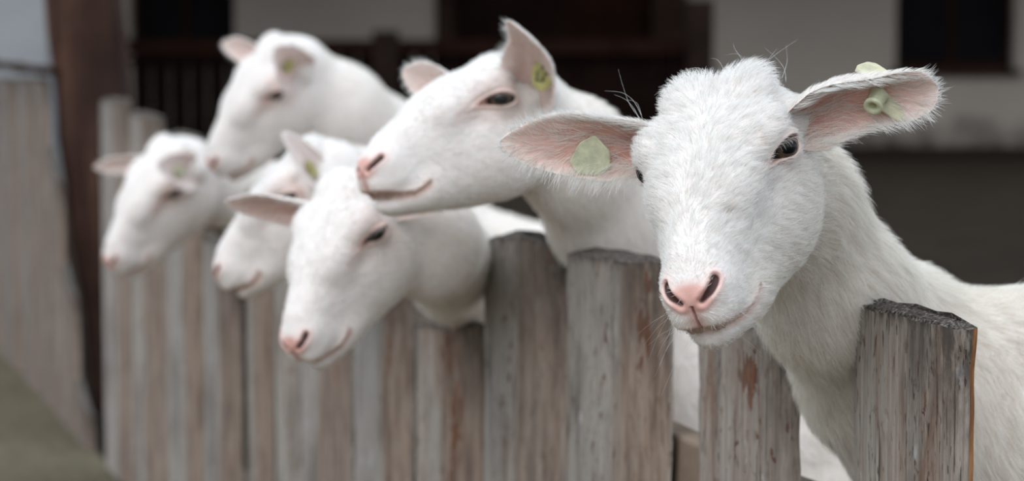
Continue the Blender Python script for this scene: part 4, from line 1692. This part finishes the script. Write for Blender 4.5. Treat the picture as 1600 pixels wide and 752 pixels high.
def make_goat(i):
    d = HERD[i]
    g = Goat()
    g.s, g.R, g.t = POSES[i]
    R0, t0 = np.array(g.R), np.array(g.t)
    g.D = -FN
    g.Y = np.cross([0, 0, 1.0], g.D)
    g.latv = g.Y
    g.flat = 1.35
    cpx, b, z = d['chest']
    g.C = F0 + FD * fence_s(cpx) - FN * b
    g.C[2] = z
    p0 = t0 + R0 @ np.array([-.052, 0, -.020]) * g.s
    g.neck = [p0] + [at(x, y, Z) for x, y, Z, r in d['neck']] + [g.C + g.D * .02 + np.array([0, 0, .0])]
    g.nr = [.052] + [n[3] for n in d['neck']] + [.11]
    g.ears = []
    for e in d['ears']:
        e = dict(e)
        b_ = (EARB[0], EARB[1] * e.pop('side'), EARB[2])
        bw = t0 + R0 @ np.array(b_) * g.s
        e['base'] = b_
        tp = e.pop('tip')
        e['tip'] = tip_from(bw, tp[0], tp[1], e.pop('L') * g.s, e.pop('sg'))
        g.ears.append(e)
    g.h, g.levels, g.fur, g.rad, g.hair, g.open, g.npts = d['h'], d['levels'], d['fur'] * FURK, d['rad'], d['hair'], d['open'], d['npts']
    g.seed = i
    g.label = d['label']
    g.extra = extras_front if i == 1 else ((lambda gg: lashes(gg, 20)) if i in (2, 3) else None)
    return build_goat(g)


FURK = 1.0
goats = {i: make_goat(i) for i in HERD}


# ------------------------------------------------------------------ ear tags
def tag_at(g, ear, t, v, outline, mat, label, off=.0022, rot=0.0, ink=None, face=None, thick=.0013, pin=True):
    p, nn, e, w = g.surfs[ear](t, v, off)
    if face is not None:
        nn = np.asarray(face, float)
        nn /= np.linalg.norm(nn)
    ax = e - nn * (e @ nn)
    ax /= np.linalg.norm(ax)
    ay = np.cross(nn, ax)
    c_, s_ = math.cos(rot), math.sin(rot)
    ax, ay = ax * c_ + ay * s_, ay * c_ - ax * s_
    o = plate(outline, thick, (p, ax, ay, nn), [mat], 'ear_tag', g.root)
    o['label'] = label
    if pin:
        stud(p + nn * thick, nn, .0042, .0022, o, mat)
    if ink:
        for x, y, a, b in ink:
            q = rounded([(x - a, y - b), (x + a, y - b), (x + a, y + b), (x - a, y + b)], .2, 2)
            plate(q, .0003, (p + nn * (thick + .0001), ax, ay, nn), [INK], 'tag_marking', o)
    return o


def hexa(w, h, k=.30):
    return rounded([(-w, -h * k), (-w * .55, -h), (w * .45, -h * .95), (w, -h * .25), (w * .8, h * .55), (w * .1, h), (-w * .75, h * .6)], .22, 3)


g = goats[1]
tag_at(g, 0, .47, .36, rounded([(-.016, -.006), (-.009, -.016), (.006, -.017), (.017, -.010), (.0165, .004), (.004, .0165), (-.008, .010)], .16, 3), TAG_PALE,
       'pale green translucent rounded ear tag', off=.005, face=(-.1, -1, -.05), rot=math.pi, pin=False)


def tag_front_left():
    """the tag folded over the upper edge of the ear on the image's right"""
    g = goats[1]
    p, nn, e, w = g.surfs[1](.42, .2, .0)
    Z = depth_of(p)
    c = at(1398, 168, Z - .004)
    ax = at(1432, 186, Z - .004) - at(1372, 152, Z - .004)
    ax /= np.linalg.norm(ax)
    nn = np.array([.1, -1, .35])
    nn -= ax * (nn @ ax)
    nn /= np.linalg.norm(nn)
    ay = np.cross(nn, ax)
    o = plate(rounded([(-.0165, -.0075), (.006, -.0095), (.0165, -.004), (.0160, .0050), (.004, .0085), (-.014, .0075)], .2, 3), .0014,
              (c, ax, ay, nn), [TAG_CREAM], 'ear_tag', g.root)
    o['label'] = 'cream folded ear tag with a round stud'
    stud(at(1374, 148, Z - .006), np.array([-.45, -.75, -.62]), .0082, .017, o, TAG_PALE)
    c2 = at(1366, 112, Z + .004)
    ax2 = at(1396, 120, Z) - at(1340, 106, Z)
    ax2 /= np.linalg.norm(ax2)
    n2 = np.array([0.05, -.55, 1.0])
    n2 -= ax2 * (n2 @ ax2)
    n2 /= np.linalg.norm(n2)
    plate(rounded([(-.016, -.009), (.017, -.009), (.0135, .003), (.001, .0125), (-.006, .0115), (-.014, .002)], .15, 3), .0014,
          (c2, ax2, np.cross(n2, ax2), n2), [TAG_CREAM], 'tag_outer_plate', o)


tag_front_left()
ink2 = [(-.006, .004, .0009, .005), (-.0025, -.003, .0009, .006), (.0008, .002, .0009, .007), (.0045, -.002, .0009, .005),
        (-.002, .007, .004, .0008), (.002, -.008, .0045, .0008), (.001, .0, .006, .0008), (-.004, -.006, .002, .0008)]
o = tag_at(goats[2], 0, .36, -.35, hexa(.0190, .0125), TAG_YELLOW, 'yellow ear tag with faded dark printed marks', off=.004,
           face=(-.35, -1, .05), ink=[(y, x, b, a) for x, y, a, b in ink2])
tag_at(goats[3], 1, .12, .2, hexa(.011, .008), TAG_YELLOW, 'small yellow ear tag at the base of the ear', off=.005, face=(0, -.8, .6))
tag_at(goats[4], 0, .25, .1, hexa(.017, .010), TAG_YELLOW, 'yellow-green ear tag', off=.003)
tag_at(goats[5], 0, .45, .1, hexa(.017, .012), TAG_YELLOW, 'pale yellow ear tag', off=.003)
tag_at(goats[6], 0, .42, .1, hexa(.018, .012), TAG_PALE, 'pale green ear tag', off=.003)
